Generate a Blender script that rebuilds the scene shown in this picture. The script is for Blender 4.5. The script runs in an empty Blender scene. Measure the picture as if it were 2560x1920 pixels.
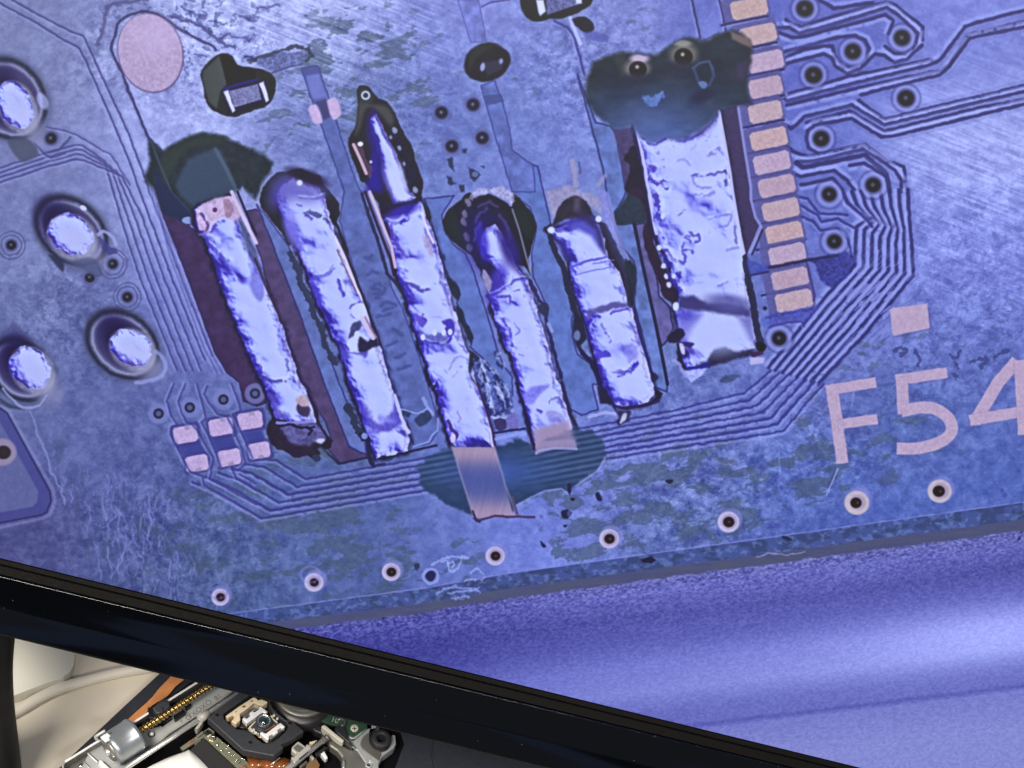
import bpy, bmesh, math, random
import numpy as np
from mathutils import Vector, Matrix

# ------------------------------------------------------------------ camera, world, lamps, exposure
sc = bpy.context.scene
FPX = 5000.0                                   # focal length in photo pixels (2560 wide)
PITCH, ROLL = math.radians(50.0), math.radians(13.7)
CAM = Vector((0, 0, .505))
FWD = Vector((0, math.cos(PITCH), -math.sin(PITCH)))
UP0 = Vector((0, math.sin(PITCH), math.cos(PITCH)))
XW = Vector((1, 0, 0))
RGT = math.cos(ROLL) * XW + math.sin(ROLL) * UP0
UPV = -math.sin(ROLL) * XW + math.cos(ROLL) * UP0
cd = bpy.data.cameras.new('camera'); cam = bpy.data.objects.new('camera', cd); sc.collection.objects.link(cam)
cam.matrix_world = Matrix(((RGT.x, UPV.x, -FWD.x, CAM.x), (RGT.y, UPV.y, -FWD.y, CAM.y), (RGT.z, UPV.z, -FWD.z, CAM.z), (0, 0, 0, 1)))
cd.sensor_fit = 'HORIZONTAL'; cd.sensor_width = 36; cd.lens = 36 * FPX / 2560; cd.clip_start = .02; cd.clip_end = 20
cd.dof.use_dof = True; cd.dof.focus_distance = .46; cd.dof.aperture_fstop = 90
sc.camera = cam
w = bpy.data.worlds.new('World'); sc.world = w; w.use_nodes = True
# unseen dim room: bluish noise patches added for the glossy bezel to reflect
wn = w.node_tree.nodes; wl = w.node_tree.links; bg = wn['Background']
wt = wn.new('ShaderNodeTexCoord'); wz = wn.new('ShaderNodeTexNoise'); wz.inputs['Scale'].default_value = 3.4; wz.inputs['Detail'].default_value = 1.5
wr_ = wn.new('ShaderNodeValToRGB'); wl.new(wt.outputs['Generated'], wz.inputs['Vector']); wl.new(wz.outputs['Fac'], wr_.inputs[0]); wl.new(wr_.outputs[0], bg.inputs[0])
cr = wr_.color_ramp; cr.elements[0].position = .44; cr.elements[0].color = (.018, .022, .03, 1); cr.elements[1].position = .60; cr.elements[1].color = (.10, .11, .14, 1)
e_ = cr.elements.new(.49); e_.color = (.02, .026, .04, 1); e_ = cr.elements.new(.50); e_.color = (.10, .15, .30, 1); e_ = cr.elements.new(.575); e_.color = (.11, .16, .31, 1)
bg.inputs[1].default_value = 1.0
def area(name, loc, target, size, power, col):
    l = bpy.data.lights.new(name, 'AREA'); l.shape = 'RECTANGLE'; l.size, l.size_y = size; l.energy = power; l.color = col
    o = bpy.data.objects.new(name, l); sc.collection.objects.link(o); o.location = loc
    o.rotation_euler = (Vector(target) - Vector(loc)).to_track_quat('-Z', 'Y').to_euler()
    return o
area('ceiling_lamp', (-.40, -.30, 1.10), (-.05, .28, 0), (.55, .16), 26, (1, .93, .82))
area('ceiling_lamp', (.36, -.70, 1.30), (.05, .25, 0), (.3, .12), 8, (1, .95, .88))
sc.view_settings.view_transform = 'Standard'; sc.view_settings.look = 'None'; sc.view_settings.exposure = 0; sc.view_settings.gamma = 1

# ------------------------------------------------------------------ helpers
MM = .001
def ray(px, py):
    px, py = float(px), float(py)
    return FWD + ((px - 1280) / FPX) * RGT - ((py - 960) / FPX) * UPV
def P(px, py, z=0.):
    """the point at height z (mm) over the desk that stands at this place of the photograph"""
    z = float(z); d = ray(px, py); t_ = (z * MM - CAM.z) / d.z
    return CAM + d * t_
WIN = {'A': (300, 1690, 8.508), 'B': (130, 1800, 8.193), 'C': (470, 1790, 8.193), 'D': (700, 1770, 6.9125), 'E': (540, 1720, 10.055), 'R': (0, 1350, 2.011), 'N': (0, 0, 1.)}
def px_of(win, s):
    ox, oy, k = WIN[win]
    return [(ox + float(q.split(',')[0]) / k, oy + float(q.split(',')[1]) / k) for q in s.split()]
def link(o, parent=None):
    sc.collection.objects.link(o)
    if parent is not None:
        o.parent = parent; bpy.context.view_layer.update(); o.matrix_parent_inverse = parent.matrix_world.inverted()
    return o
def obj(name, bm, mat, parent=None, smooth=False, bevel=0., seg=2, auto=None):
    me = bpy.data.meshes.new(name); bmesh.ops.recalc_face_normals(bm, faces=bm.faces); bm.to_mesh(me); bm.free()
    me.materials.append(mat)
    for f in me.polygons: f.use_smooth = smooth
    o = bpy.data.objects.new(name, me); link(o, parent)
    if bevel:
        m = o.modifiers.new('bevel', 'BEVEL'); m.width = bevel * MM; m.segments = seg; m.limit_method = 'ANGLE'; m.angle_limit = math.radians(35)
        m.harden_normals = False
    return o
def empty(name, loc=(0, 0, 0)):
    o = bpy.data.objects.new(name, None); o.empty_display_size = .01; o.location = loc; link(o); return o
def tag(o, label, cat=None, group=None, kind=None):
    o['label'] = label
    if cat: o['category'] = cat
    if group: o['group'] = group
    if kind: o['kind'] = kind
    return o
def prism_bm(bm, pts3, z0, z1):
    """pts3: outline points; extruded straight down from z1 to z0 (mm)"""
    top = [bm.verts.new((p.x, p.y, z1 * MM)) for p in pts3]; bot = [bm.verts.new((p.x, p.y, z0 * MM)) for p in pts3]
    n = len(top)
    bm.faces.new(top); bm.faces.new(bot[::-1])
    for i in range(n): bm.faces.new((top[i], bot[i], bot[(i + 1) % n], top[(i + 1) % n]))
def prism(name, win, s, z0, z1, mat, parent=None, bevel=.15, smooth=False, sm=False, sub=4):
    q = px_of(win, s)
    if sm: q = spline(q, True, sub)
    bm = bmesh.new(); prism_bm(bm, [P(x, y, z1) for x, y in q], z0, z1)
    return obj(name, bm, mat, parent, smooth, bevel)
def holed(name, outer, inner, z0, z1, mat, parent, bevel=.2):
    """plate with an opening: outer and inner outlines of px points"""
    bm = bmesh.new()
    rings = []
    for z in (z1, z0):
        es = []; rr = []
        for ring in (outer, inner):
            vs = [bm.verts.new((P(x, y, z1).x, P(x, y, z1).y, z * MM)) for x, y in ring]
            es += [bm.edges.new((vs[i], vs[(i + 1) % len(vs)])) for i in range(len(vs))]; rr.append(vs)
        bmesh.ops.triangle_fill(bm, use_beauty=True, edges=es)
        rings.append(rr)
    for k in (0, 1):
        a, b = rings[0][k], rings[1][k]; n = len(a)
        for i in range(n): bm.faces.new((a[i], a[(i + 1) % n], b[(i + 1) % n], b[i]))
    return obj(name, bm, mat, parent, False, bevel)
def tube_bm(bm, path, r, n=16, cap=True, radii=None):
    path = [Vector(p) for p in path]; rings = []
    a = None
    for i, p in enumerate(path):
        d = (path[min(i + 1, len(path) - 1)] - path[max(i - 1, 0)]).normalized()
        a = d.orthogonal().normalized() if a is None else (a - d * a.dot(d)).normalized()
        b = d.cross(a); rr = radii[i] if radii else r
        rings.append([bm.verts.new(p + rr * (math.cos(2 * math.pi * k / n) * a + math.sin(2 * math.pi * k / n) * b)) for k in range(n)])
    for i in range(len(rings) - 1):
        for k in range(n): bm.faces.new((rings[i][k], rings[i][(k + 1) % n], rings[i + 1][(k + 1) % n], rings[i + 1][k]))
    if cap: bm.faces.new(rings[0][::-1]); bm.faces.new(rings[-1])
def tube(name, path, r, mat, parent=None, n=16, smooth=True, radii=None):
    bm = bmesh.new(); tube_bm(bm, path, r * MM, n, True, radii)
    o = obj(name, bm, mat, parent, smooth)
    return o
def lathe(name, c, prof, mat, parent=None, axis=Vector((0, 0, 1)), n=32, smooth=True, bevel=0):
    """profile of (radius, height) in mm turned about an axis through c"""
    axis = axis.normalized(); a = axis.orthogonal().normalized(); b = axis.cross(a)
    bm = bmesh.new(); rings = []
    for r, h in prof:
        if r <= 1e-6: rings.append([bm.verts.new(c + axis * h * MM)])
        else: rings.append([bm.verts.new(c + axis * h * MM + r * MM * (math.cos(2 * math.pi * k / n) * a + math.sin(2 * math.pi * k / n) * b)) for k in range(n)])
    for i in range(len(rings) - 1):
        A, B = rings[i], rings[i + 1]
        for k in range(n):
            if len(A) == 1 and len(B) == 1: continue
            if len(A) == 1: bm.faces.new((A[0], B[k], B[(k + 1) % n]))
            elif len(B) == 1: bm.faces.new((A[k], A[(k + 1) % n], B[0]))
            else: bm.faces.new((A[k], A[(k + 1) % n], B[(k + 1) % n], B[k]))
    o = obj(name, bm, mat, parent, smooth, bevel)
    return o

# ------------------------------------------------------------------ materials
def mat(name, col, rough=.5, metal=0., nscale=400, namp=.06, bump=0., bscale=1500, coat=0., spec=.5, rvar=.08, aniso=None):
    m = bpy.data.materials.new(name); m.use_nodes = True; nt = m.node_tree; N = nt.nodes; L = nt.links
    b = N['Principled BSDF']; tc = N.new('ShaderNodeTexCoord')
    no = N.new('ShaderNodeTexNoise'); no.inputs['Scale'].default_value = nscale; no.inputs['Detail'].default_value = 5; L.new(tc.outputs['Object'], no.inputs['Vector'])
    if aniso:
        mp = N.new('ShaderNodeMapping'); mp.inputs['Rotation'].default_value = (0, 0, aniso[0]); mp.inputs['Scale'].default_value = (1, aniso[1], 1); L.new(tc.outputs['Object'], mp.inputs['Vector']); L.new(mp.outputs[0], no.inputs['Vector'])
    rmp = N.new('ShaderNodeMapRange'); rmp.inputs[3].default_value = 1 - namp * 2; rmp.inputs[4].default_value = 1 + namp * 2; L.new(no.outputs['Fac'], rmp.inputs[0])
    mx = N.new('ShaderNodeMix'); mx.data_type = 'RGBA'; mx.blend_type = 'MULTIPLY'; mx.inputs[0].default_value = 1; mx.inputs[6].default_value = (*col, 1); L.new(rmp.outputs[0], mx.inputs[7]); L.new(mx.outputs[2], b.inputs['Base Color'])
    rr = N.new('ShaderNodeMapRange'); rr.inputs[3].default_value = max(rough - rvar, .02); rr.inputs[4].default_value = min(rough + rvar, 1); L.new(no.outputs['Fac'], rr.inputs[0]); L.new(rr.outputs[0], b.inputs['Roughness'])
    b.inputs['Metallic'].default_value = metal; b.inputs['Coat Weight'].default_value = coat; b.inputs['Specular IOR Level'].default_value = spec; b.inputs['Coat Roughness'].default_value = .05
    if bump:
        n2 = N.new('ShaderNodeTexNoise'); n2.inputs['Scale'].default_value = bscale; n2.inputs['Detail'].default_value = 4; L.new(tc.outputs['Object'], n2.inputs['Vector'])
        bp = N.new('ShaderNodeBump'); bp.inputs['Strength'].default_value = bump; bp.inputs['Distance'].default_value = .0002; L.new(n2.outputs['Fac'], bp.inputs['Height']); L.new(bp.outputs[0], b.inputs['Normal'])
    return m
M = dict(
    desk=mat('desk_laminate', (.62, .565, .475), .55, nscale=60, namp=.05, bump=.15, bscale=900, rvar=.05),
    cable=mat('cable_vinyl', (.66, .62, .54), .45, nscale=80, namp=.05),
    whitebox=mat('pale_plastic', (.68, .66, .58), .4, nscale=50, namp=.03),
    gloss=mat('gloss_black', (.0009, .001, .0015), .06, nscale=60, namp=.1, rvar=.03, coat=.2),
    lip=mat('matte_black', (.0022, .0018, .0015), .55, nscale=900, namp=.4, bump=.4, bscale=2500, rvar=.15, spec=.05),
    backp=mat('black_shell', (.02, .02, .022), .5, nscale=300, bump=.2),
    post=mat('black_post', (.004, .005, .0075), .5, nscale=200, spec=.10),
    tray=mat('tray_plastic', (.022, .024, .032), .45, nscale=700, namp=.1, bump=.4, bscale=3000),
    steel=mat('zinc_steel', (.40, .42, .42), .42, .35, nscale=150, namp=.12, rvar=.12, bump=.1, bscale=600),
    dsteel=mat('dull_steel', (.20, .195, .18), .42, .6, nscale=200, namp=.15),
    rod=mat('polished_rod', (.74, .73, .71), .24, .75, nscale=600, namp=.04),
    motor=mat('motor_can', (.34, .37, .40), .3, .65, nscale=200, namp=.1, rvar=.1),
    brass=mat('brass', (.62, .42, .16), .28, 1., nscale=900, namp=.15),
    sled=mat('sled_plastic', (.026, .028, .034), .5, nscale=900, namp=.1, bump=.35, bscale=3500),
    black=mat('black_plastic', (.006, .006, .008), .45, nscale=600, spec=.3),
    foam=mat('black_foam', (.014, .013, .016), .85, nscale=1500, namp=.2, bump=.5),
    rubber=mat('black_rubber', (.016, .016, .019), .6, nscale=500, bump=.2),
    flex=mat('amber_film', (.52, .21, .075), .25, nscale=250, namp=.15, coat=.6),
    flexd=mat('brown_film', (.23, .075, .022), .2, nscale=500, namp=.35, coat=.8, bump=.5, bscale=500),
    beige=mat('beige_resin', (.63, .53, .37), .45, nscale=500, namp=.05),
    white=mat('nickel_plate', (.82, .82, .84), .45, .25, nscale=500, namp=.03),
    pcb=mat('grey_green_board', (.135, .14, .10), .42, nscale=700, namp=.25),
    green=mat('green_board', (.022, .060, .034), .35, nscale=500, namp=.2, coat=.3),
    tin=mat('tin_solder', (.80, .79, .76), .14, 1., nscale=1200, namp=.1),
    ribbon=mat('white_ribbon', (.74, .75, .73), .45, nscale=150, namp=.03),
    copper=mat('copper_wire', (.40, .15, .09), .4, .5, nscale=800, namp=.2),
    grey=mat('grey_resin', (.34, .33, .31), .4, nscale=500, namp=.08),
    pale=mat('pale_resin', (.55, .53, .44), .45, nscale=400, namp=.06),
    brown=mat('brown_tab', (.16, .085, .04), .5, nscale=400, namp=.15),
    dark=mat('dark_metal', (.05, .048, .052), .35, .6, nscale=400),
    ring=mat('lens_ring', (.040, .046, .056), .28, nscale=400),
    darkshade=mat('shade_black', (.0025, .0025, .0035), .6, nscale=600, spec=.08),
    edge=mat('frame_edge', (.0012, .0012, .0016), .5, nscale=300, spec=.06),
    ink=mat('stamped_ink', (.10, .10, .105), .6, nscale=800),
)
g = bpy.data.materials.new('lens_glass'); g.use_nodes = True
b_ = g.node_tree.nodes['Principled BSDF']; b_.inputs['Base Color'].default_value = (.01, .03, .035, 1); b_.inputs['Roughness'].default_value = .02; b_.inputs['Specular IOR Level'].default_value = 1.; b_.inputs['IOR'].default_value = 1.9; b_.inputs['Coat Weight'].default_value = 1
M['glass'] = g

nt = M['gloss'].node_tree; N = nt.nodes; L = nt.links; tc = N.new('ShaderNodeTexCoord')
vo = N.new('ShaderNodeTexVoronoi'); vo.inputs['Scale'].default_value = 420; L.new(tc.outputs['Object'], vo.inputs['Vector'])
lt = N.new('ShaderNodeMath'); lt.operation = 'LESS_THAN'; lt.inputs[1].default_value = .045; L.new(vo.outputs['Distance'], lt.inputs[0])
gt = N.new('ShaderNodeTexNoise'); gt.inputs['Scale'].default_value = 45; L.new(tc.outputs['Object'], gt.inputs['Vector'])
g2 = N.new('ShaderNodeMath'); g2.operation = 'GREATER_THAN'; g2.inputs[1].default_value = .52; L.new(gt.outputs['Fac'], g2.inputs[0])
mu = N.new('ShaderNodeMath'); mu.operation = 'MULTIPLY'; L.new(lt.outputs[0], mu.inputs[0]); L.new(g2.outputs[0], mu.inputs[1])
mx = N.new('ShaderNodeMix'); mx.data_type = 'RGBA'; mx.inputs[7].default_value = (.09, .085, .08, 1); L.new(mu.outputs[0], mx.inputs[0])
bs = N['Principled BSDF']; src = bs.inputs['Base Color'].links[0].from_socket; L.new(src, mx.inputs[6]); L.new(mx.outputs[2], bs.inputs['Base Color'])
# ---------------------------------------------------------------- screen picture
# The monitor shows a live microscope picture of a circuit board.  It is drawn here, shape by shape,
# into a colour array on the flat panel (picture units: 1 unit = 1/11 mm on the panel).
F32 = np.float32
_rng = np.random.RandomState(7)
_TAB = _rng.rand(256, 256).astype(F32)

def vnoise(x, y, seed=0):
    x = x + seed * 17.31; y = y + seed * 9.73
    xi = np.floor(x); yi = np.floor(y)
    fx = (x - xi).astype(F32); fy = (y - yi).astype(F32)
    xi = xi.astype(np.int32) & 255; yi = yi.astype(np.int32) & 255
    x1 = (xi + 1) & 255; y1 = (yi + 1) & 255
    fx = fx * fx * fx * (fx * (fx * 6 - 15) + 10); fy = fy * fy * fy * (fy * (fy * 6 - 15) + 10)
    a = _TAB[yi, xi]; b = _TAB[yi, x1]; c = _TAB[y1, xi]; d = _TAB[y1, x1]
    return a + (b - a) * fx + (c - a) * fy + (a - b - c + d) * fx * fy

def fbm(x, y, octv=4, seed=0, gain=.55):
    s = 0.; a = 1.; t = 0.
    for i in range(octv):
        s = s + a * vnoise(x, y, seed + i * 3); t += a; a *= gain
        x = x * 2.03; y = y * 2.03
    return s / t

def sst(a, b, x):
    t = np.clip((x - a) / (b - a), 0, 1)
    return t * t * (3 - 2 * t)

def pts(s, ox=0., oy=0., k=1.):
    return [(ox + float(p.split(',')[0]) / k, oy + float(p.split(',')[1]) / k) for p in s.split()]

def t(c, r, s):          # picture tiles of 640 x 480 units, 3.456 ticks to the unit
    return pts(s, 640 * c, 480 * r, 3.456)

def spline(P, closed=True, n=4):
    P = np.array(P, float); out = []
    N = len(P)
    for i in range(N if closed else N - 1):
        if closed: p0, p1, p2, p3 = P[i - 1], P[i], P[(i + 1) % N], P[(i + 2) % N]
        else: p0, p1, p2, p3 = P[max(i - 1, 0)], P[i], P[i + 1], P[min(i + 2, N - 1)]
        for j in range(n):
            u = j / n
            out.append(.5 * ((2 * p1) + (-p0 + p2) * u + (2 * p0 - 5 * p1 + 4 * p2 - p3) * u * u + (-p0 + 3 * p1 - 3 * p2 + p3) * u ** 3))
    if not closed: out.append(P[-1])
    return [tuple(p) for p in out]

def offset(P, d):
    P = np.array(P, float); T = np.gradient(P, axis=0)
    seg = np.diff(P, axis=0); seg /= np.linalg.norm(seg, axis=1)[:, None] + 1e-9
    N = []
    for i in range(len(P)):
        a = seg[max(i - 1, 0)]; b = seg[min(i, len(seg) - 1)]
        n = np.array([-(a[1] + b[1]), a[0] + b[0]]); n /= np.linalg.norm(n) + 1e-9
        n /= max(.5, n @ np.array([-b[1], b[0]]))
        N.append(n)
    return [tuple(p) for p in P + d * np.array(N)]

class Pic:
    def __init__(s, X, Y, to_tex):
        s.X, s.Y, s.to_tex = X.astype(F32), Y.astype(F32), to_tex
        s.H, s.W = X.shape
        s.im = np.zeros((s.H, s.W, 3), F32)
    def box(s, P, pad):
        P = np.array(P)
        x0, y0 = P.min(0) - pad; x1, y1 = P.max(0) + pad
        c = np.array([s.to_tex(x, y) for x in (x0, x1) for y in (y0, y1)])
        c0, r0 = np.floor(c.min(0)).astype(int); c1, r1 = np.ceil(c.max(0)).astype(int) + 1
        c0, r0 = max(c0, 0), max(r0, 0); c1, r1 = min(c1, s.W), min(r1, s.H)
        if c1 <= c0 or r1 <= r0: return None
        return slice(r0, r1), slice(c0, c1)
    def xy(s, b, wob=0, ws=14, seed=0):
        x, y = s.X[b], s.Y[b]
        if wob:
            x = x + wob * (fbm(x / ws, y / ws, 2, seed + 1) - .5) * 2
            y = y + wob * (fbm(x / ws + 40, y / ws, 2, seed + 2) - .5) * 2
        return x, y
    def put(s, b, cov, col):
        col = np.asarray(col, F32)
        if col.ndim == 1: col = col / 255.
        s.im[b] += cov[..., None] * (col - s.im[b])
    @staticmethod
    def dist(x, y, P, closed):
        d = np.full(x.shape, 1e9, F32)
        n = len(P)
        for i in range(n if closed else n - 1):
            ax, ay = P[i]; bx, by = P[(i + 1) % n]
            dx, dy = bx - ax, by - ay; L = dx * dx + dy * dy + 1e-9
            u = np.clip(((x - ax) * dx + (y - ay) * dy) / L, 0, 1)
            ex = x - ax - u * dx; ey = y - ay - u * dy
            np.minimum(d, ex * ex + ey * ey, out=d)
        return np.sqrt(d)
    @staticmethod
    def inside(x, y, P):
        r = np.zeros(x.shape, bool); n = len(P)
        for i in range(n):
            ax, ay = P[i]; bx, by = P[(i + 1) % n]
            if ay == by: continue
            c = ((ay > y) != (by > y)) & (x < (bx - ax) * (y - ay) / (by - ay) + ax)
            r ^= c
        return r
    def sdf(s, P, pad, wob=0, ws=14, seed=0):
        b = s.box(P, pad + wob)
        if b is None: return None, None
        x, y = s.xy(b, wob, ws, seed)
        d = s.dist(x, y, P, True)
        return b, np.where(s.inside(x, y, P), d, -d)
    def poly(s, P, col, a=1., soft=1.5, wob=0, ws=14, seed=0, sm=False, tex=0, tsc=8):
        if sm: P = spline(P)
        b, d = s.sdf(P, soft + 2, wob, ws, seed)
        if b is None: return
        cov = sst(-soft, soft, d) * a
        if tex:
            n = fbm(s.X[b] / tsc, s.Y[b] / tsc, 3, seed + 5) - .5
            col = np.clip(np.asarray(col, F32) / 255. * (1 + tex * 2 * n[..., None]), 0, 1)
        s.put(b, cov, col)
    def line(s, P, w, col, a=1., soft=1.2, wob=0, ws=14, seed=0, sm=False, brk=0):
        if sm: P = spline(P, False)
        b = s.box(P, w + soft + wob + 2)
        if b is None: return
        x, y = s.xy(b, wob, ws, seed)
        d = s.dist(x, y, P, False)
        cov = sst(w / 2 + soft, w / 2 - soft, d) * a
        if brk:
            cov = cov * sst(brk - .12, brk + .12, fbm(s.X[b] / 16, s.Y[b] / 16, 2, seed + 9))
        s.put(b, cov, col)
    def ell(s, cx, cy, rx, ry, ang, col, a=1., soft=1.5, wob=0, ws=14, seed=0, ring=None, tex=0):
        R = max(rx, ry)
        b = s.box([(cx - R, cy - R), (cx + R, cy + R)], soft + 3 + wob + (ring or 0))
        if b is None: return
        x, y = s.xy(b, wob, ws, seed)
        c, q = np.cos(np.radians(ang)), np.sin(np.radians(ang))
        u = (x - cx) * c + (y - cy) * q; v = -(x - cx) * q + (y - cy) * c
        r = np.sqrt((u / rx) ** 2 + (v / ry) ** 2)
        d = (1 - r) * (rx * ry) ** .5
        if ring: d = ring / 2 - np.abs(d)
        cov = sst(-soft, soft, d) * a
        if tex:
            n = fbm(s.X[b] / 7, s.Y[b] / 7, 3, seed + 5) - .5
            col = np.clip(np.asarray(col, F32) / 255. * (1 + tex * 2 * n[..., None]), 0, 1)
        s.put(b, cov, col)
    def glow(s, cx, cy, rx, ry, ang, col, a=1.):
        s.ell(cx, cy, rx, ry, ang, col, a, soft=min(rx, ry) * .95)

def lerp(c1, c2, f):
    return (np.asarray(c1, F32) + (np.asarray(c2, F32) - np.asarray(c1, F32)) * f[..., None]) / 255.

NAVY = (42, 36, 120); INK = (26, 18, 62); OLIVE = (38, 44, 52); PALE = (150, 150, 244); COPPER = (186, 152, 206)
BLUE = (84, 100, 192); MAROON = (62, 38, 88); SOLD = (172, 176, 252); HOT = (44, 22, 196); TEAL = (24, 40, 78)

def paint_screen(X, Y, to_tex):
    p = Pic(X, Y, to_tex); im = p.im; X, Y = p.X, p.Y
    # ---- board colour drifting between control spots, with glare and corner vignetting painted in
    ctl = """40,60,118,120,184 250,60,128,130,204 380,300,140,142,224 480,330,166,168,248 440,400,160,162,244 470,240,158,160,244 560,60,172,174,250 620,100,166,168,248 760,50,176,178,254 900,60,164,166,250 700,140,152,154,242
    1060,110,116,124,214 900,200,92,104,172 720,260,100,110,190 980,320,96,108,194 1180,60,128,132,224 1330,200,108,116,206 1370,330,114,124,220 1230,420,110,120,212
    1500,100,112,120,206 1560,40,124,128,214 1750,60,96,104,204 2000,100,88,94,200 2180,180,90,96,200 2400,60,118,122,222 2540,160,114,118,214
    2420,200,114,120,218 2430,340,186,188,255 2330,375,170,172,252 2550,330,164,166,250 2480,450,142,145,238 2380,430,146,148,240 2400,560,116,122,222 2520,650,114,120,218
    2130,420,92,100,202 2080,560,92,100,196 2380,800,104,112,206 2540,900,98,108,198 2250,1050,84,100,184 2480,1050,86,102,190 2100,900,102,110,200
    150,170,124,126,192 110,380,114,116,184 200,520,124,126,200 20,560,114,116,186 110,720,108,112,180 170,900,90,96,166 300,860,94,100,176 60,1000,100,104,172
    250,1080,86,92,168 380,1200,82,90,170 150,1350,80,80,150 60,1420,74,74,140 300,1400,72,82,150 560,1340,72,88,150 800,1300,78,94,166 900,1420,78,92,166
    1130,1380,96,108,196 1330,1320,110,120,222 1480,1240,104,114,206 1700,1150,98,108,194 1700,1300,86,100,178 2000,1250,84,100,190 2200,1300,80,98,192 2500,1220,78,96,188
    1150,300,100,110,200 480,480,130,132,218 450,800,118,120,214 420,1000,94,100,178 660,1220,84,96,176 1010,460,100,112,196 1560,480,106,118,204 1250,300,98,112,190 1640,620,98,112,190 2300,480,124,130,228 2480,560,130,134,230 2220,620,112,118,214 2350,250,126,130,228 700,1180,80,94,168 420,1120,84,94,166"""
    C = np.array([[float(v) for v in q.split(',')] for q in ctl.split()], F32)
    q = 6
    xs, ys = X[::q, ::q], Y[::q, ::q]
    wsum = np.zeros(xs.shape, F32); acc = np.zeros(xs.shape + (3,), F32)
    for cx, cy, r, g, bb in C:
        d2 = (xs - cx) ** 2 + (ys - cy) ** 2
        w = np.exp(-d2 / (2 * 95. ** 2)) + 1e-3 / (1 + d2 / 9e4) ** 2
        wsum += w; acc += w[..., None] * np.array([r, g, bb], F32) / 255
    acc /= wsum[..., None]
    gy = np.minimum(np.arange(p.H) / q, acc.shape[0] - 1.001); gx = np.minimum(np.arange(p.W) / q, acc.shape[1] - 1.001)
    y0 = gy.astype(int); x0 = gx.astype(int); fy = (gy - y0)[:, None, None].astype(F32); fx = (gx - x0)[None, :, None].astype(F32)
    A = acc[y0] * (1 - fy) + acc[y0 + 1] * fy
    im[:] = A[:, x0] * (1 - fx) + A[:, x0 + 1] * fx
    # ---- grain of the board: mottling, pale residue, green spots
    wx = X + 22 * (fbm(X / 60, Y / 60, 2, 50) - .5); wy = Y + 22 * (fbm(X / 60, Y / 60, 2, 57) - .5)
    n1 = fbm(wx / 34, wy / 30, 4, 11, .62) - .5
    n2 = fbm(wx / 9, wy / 8, 3, 23, .6) - .5
    def reg(spots):         # soft region weight
        w = np.zeros(xs.shape, F32)
        for cx, cy, r, a in spots: w = np.maximum(w, a * np.exp(-((xs - cx) ** 2 + (ys - cy) ** 2) / (2 * r * r)))
        B = w[y0] * (1 - fy[..., 0]) + w[y0 + 1] * fy[..., 0]
        return B[:, x0] * (1 - fx[..., 0]) + B[:, x0 + 1] * fx[..., 0]
    rough = .42 + reg([(480, 90, 160, 1), (300, 150, 90, .8), (800, 100, 140, .3), (1450, 160, 140, .7), (2420, 720, 200, .6), (1750, 1200, 200, .9), (2050, 1120, 120, .7), (2300, 1000, 200, .35), (160, 780, 120, .5), (480, 1380, 220, .5), (900, 220, 200, .5)])
    lum = im.mean(-1, keepdims=True); im += (lum - im) * np.array([.04, .04, .10], F32) * np.clip(1.25 - X[..., None] / 1500, .45, 1.2)
    t1 = np.tanh(4.2 * n1) * .075 + np.tanh(6 * (fbm(wx / 15, wy / 13, 3, 29, .65) - .5)) * .040 + np.tanh(5 * n2) * .022
    im += (rough * t1)[..., None] * np.array([1., 1., 1.05], F32)
    vein = 1 - np.abs(fbm(wx / 19, wy / 15, 3, 83, .6) - .5) * 2
    im += (sst(.93, .99, vein) * .10 * (rough - .25))[..., None]
    # dark crisp flecks where the residue is rough
    fl = sst(.60, .68, fbm(wx / 15, wy / 11, 3, 71, .6)) * reg([(470, 80, 110, .9), (330, 40, 70, .8), (600, 60, 90, .6), (2150, 1050, 140, .55), (2300, 950, 120, .6), (2480, 850, 110, .6), (1480, 190, 120, .5), (160, 780, 90, .5), (2440, 560, 150, .25)])
    im += fl[..., None] * (np.array([70, 72, 140], F32) / 255 - im) * .75
    # green bare patches, flat with crisp edges
    gm = fbm((wx * .98 - wy * .17) / 64, (wx * .17 + wy * .98) / 26, 5, 91, .62)
    gw = reg([(900, 190, 170, 1), (1000, 260, 120, .8), (730, 300, 110, .7), (1500, 1240, 150, 1.1), (1720, 1220, 170, 1.15), (2010, 1160, 130, 1.1), (820, 1330, 190, 1.), (1450, 1390, 90, 1.), (640, 1330, 170, .9), (480, 1350, 140, .8), (980, 1460, 120, .9), (2250, 1120, 120, .7), (1530, 80, 140, .5), (1300, 180, 60, .7), (2160, 860, 110, .7), (2270, 890, 90, .6), (1130, 1420, 90, .8)])
    gs = sst(.505, .56, gm * (.55 + .5 * np.clip(gw, 0, 1.2)) + .0)
    gs = gs * np.clip(gw * 1.4, 0, 1)
    im += gs[..., None] * (np.array([72, 88, 120], F32) / 255 + .10 * n2[..., None] - im) * .64
    # worm-like pale residue at lower left, combed downwards
    wr = reg([(300, 1340, 90, 1.), (380, 1430, 110, 1.), (230, 1260, 45, .9), (190, 1210, 40, .9), (150, 1130, 25, .7)])
    b = p.box([(90, 1050), (640, 1560)], 0)
    if b:
        xx, yy = wx[b], wy[b]
        rd = 1 - np.abs(fbm(xx / 13, yy / 42, 2, 33) - .5) * 2
        rd = sst(.90, .97, rd) * sst(.42, .56, fbm(X[b] / 26, Y[b] / 30, 2, 39)) * wr[b]
        im[b] += rd[..., None] * (np.array([128, 130, 212], F32) / 255 - im[b]) * .5
        dk = sst(.60, .70, fbm(xx / 16, yy / 60, 3, 44)) * wr[b]
        im[b] += dk[..., None] * (np.array([62, 74, 118], F32) / 255 - im[b]) * .55
    rw = np.random.RandomState(12)
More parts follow.
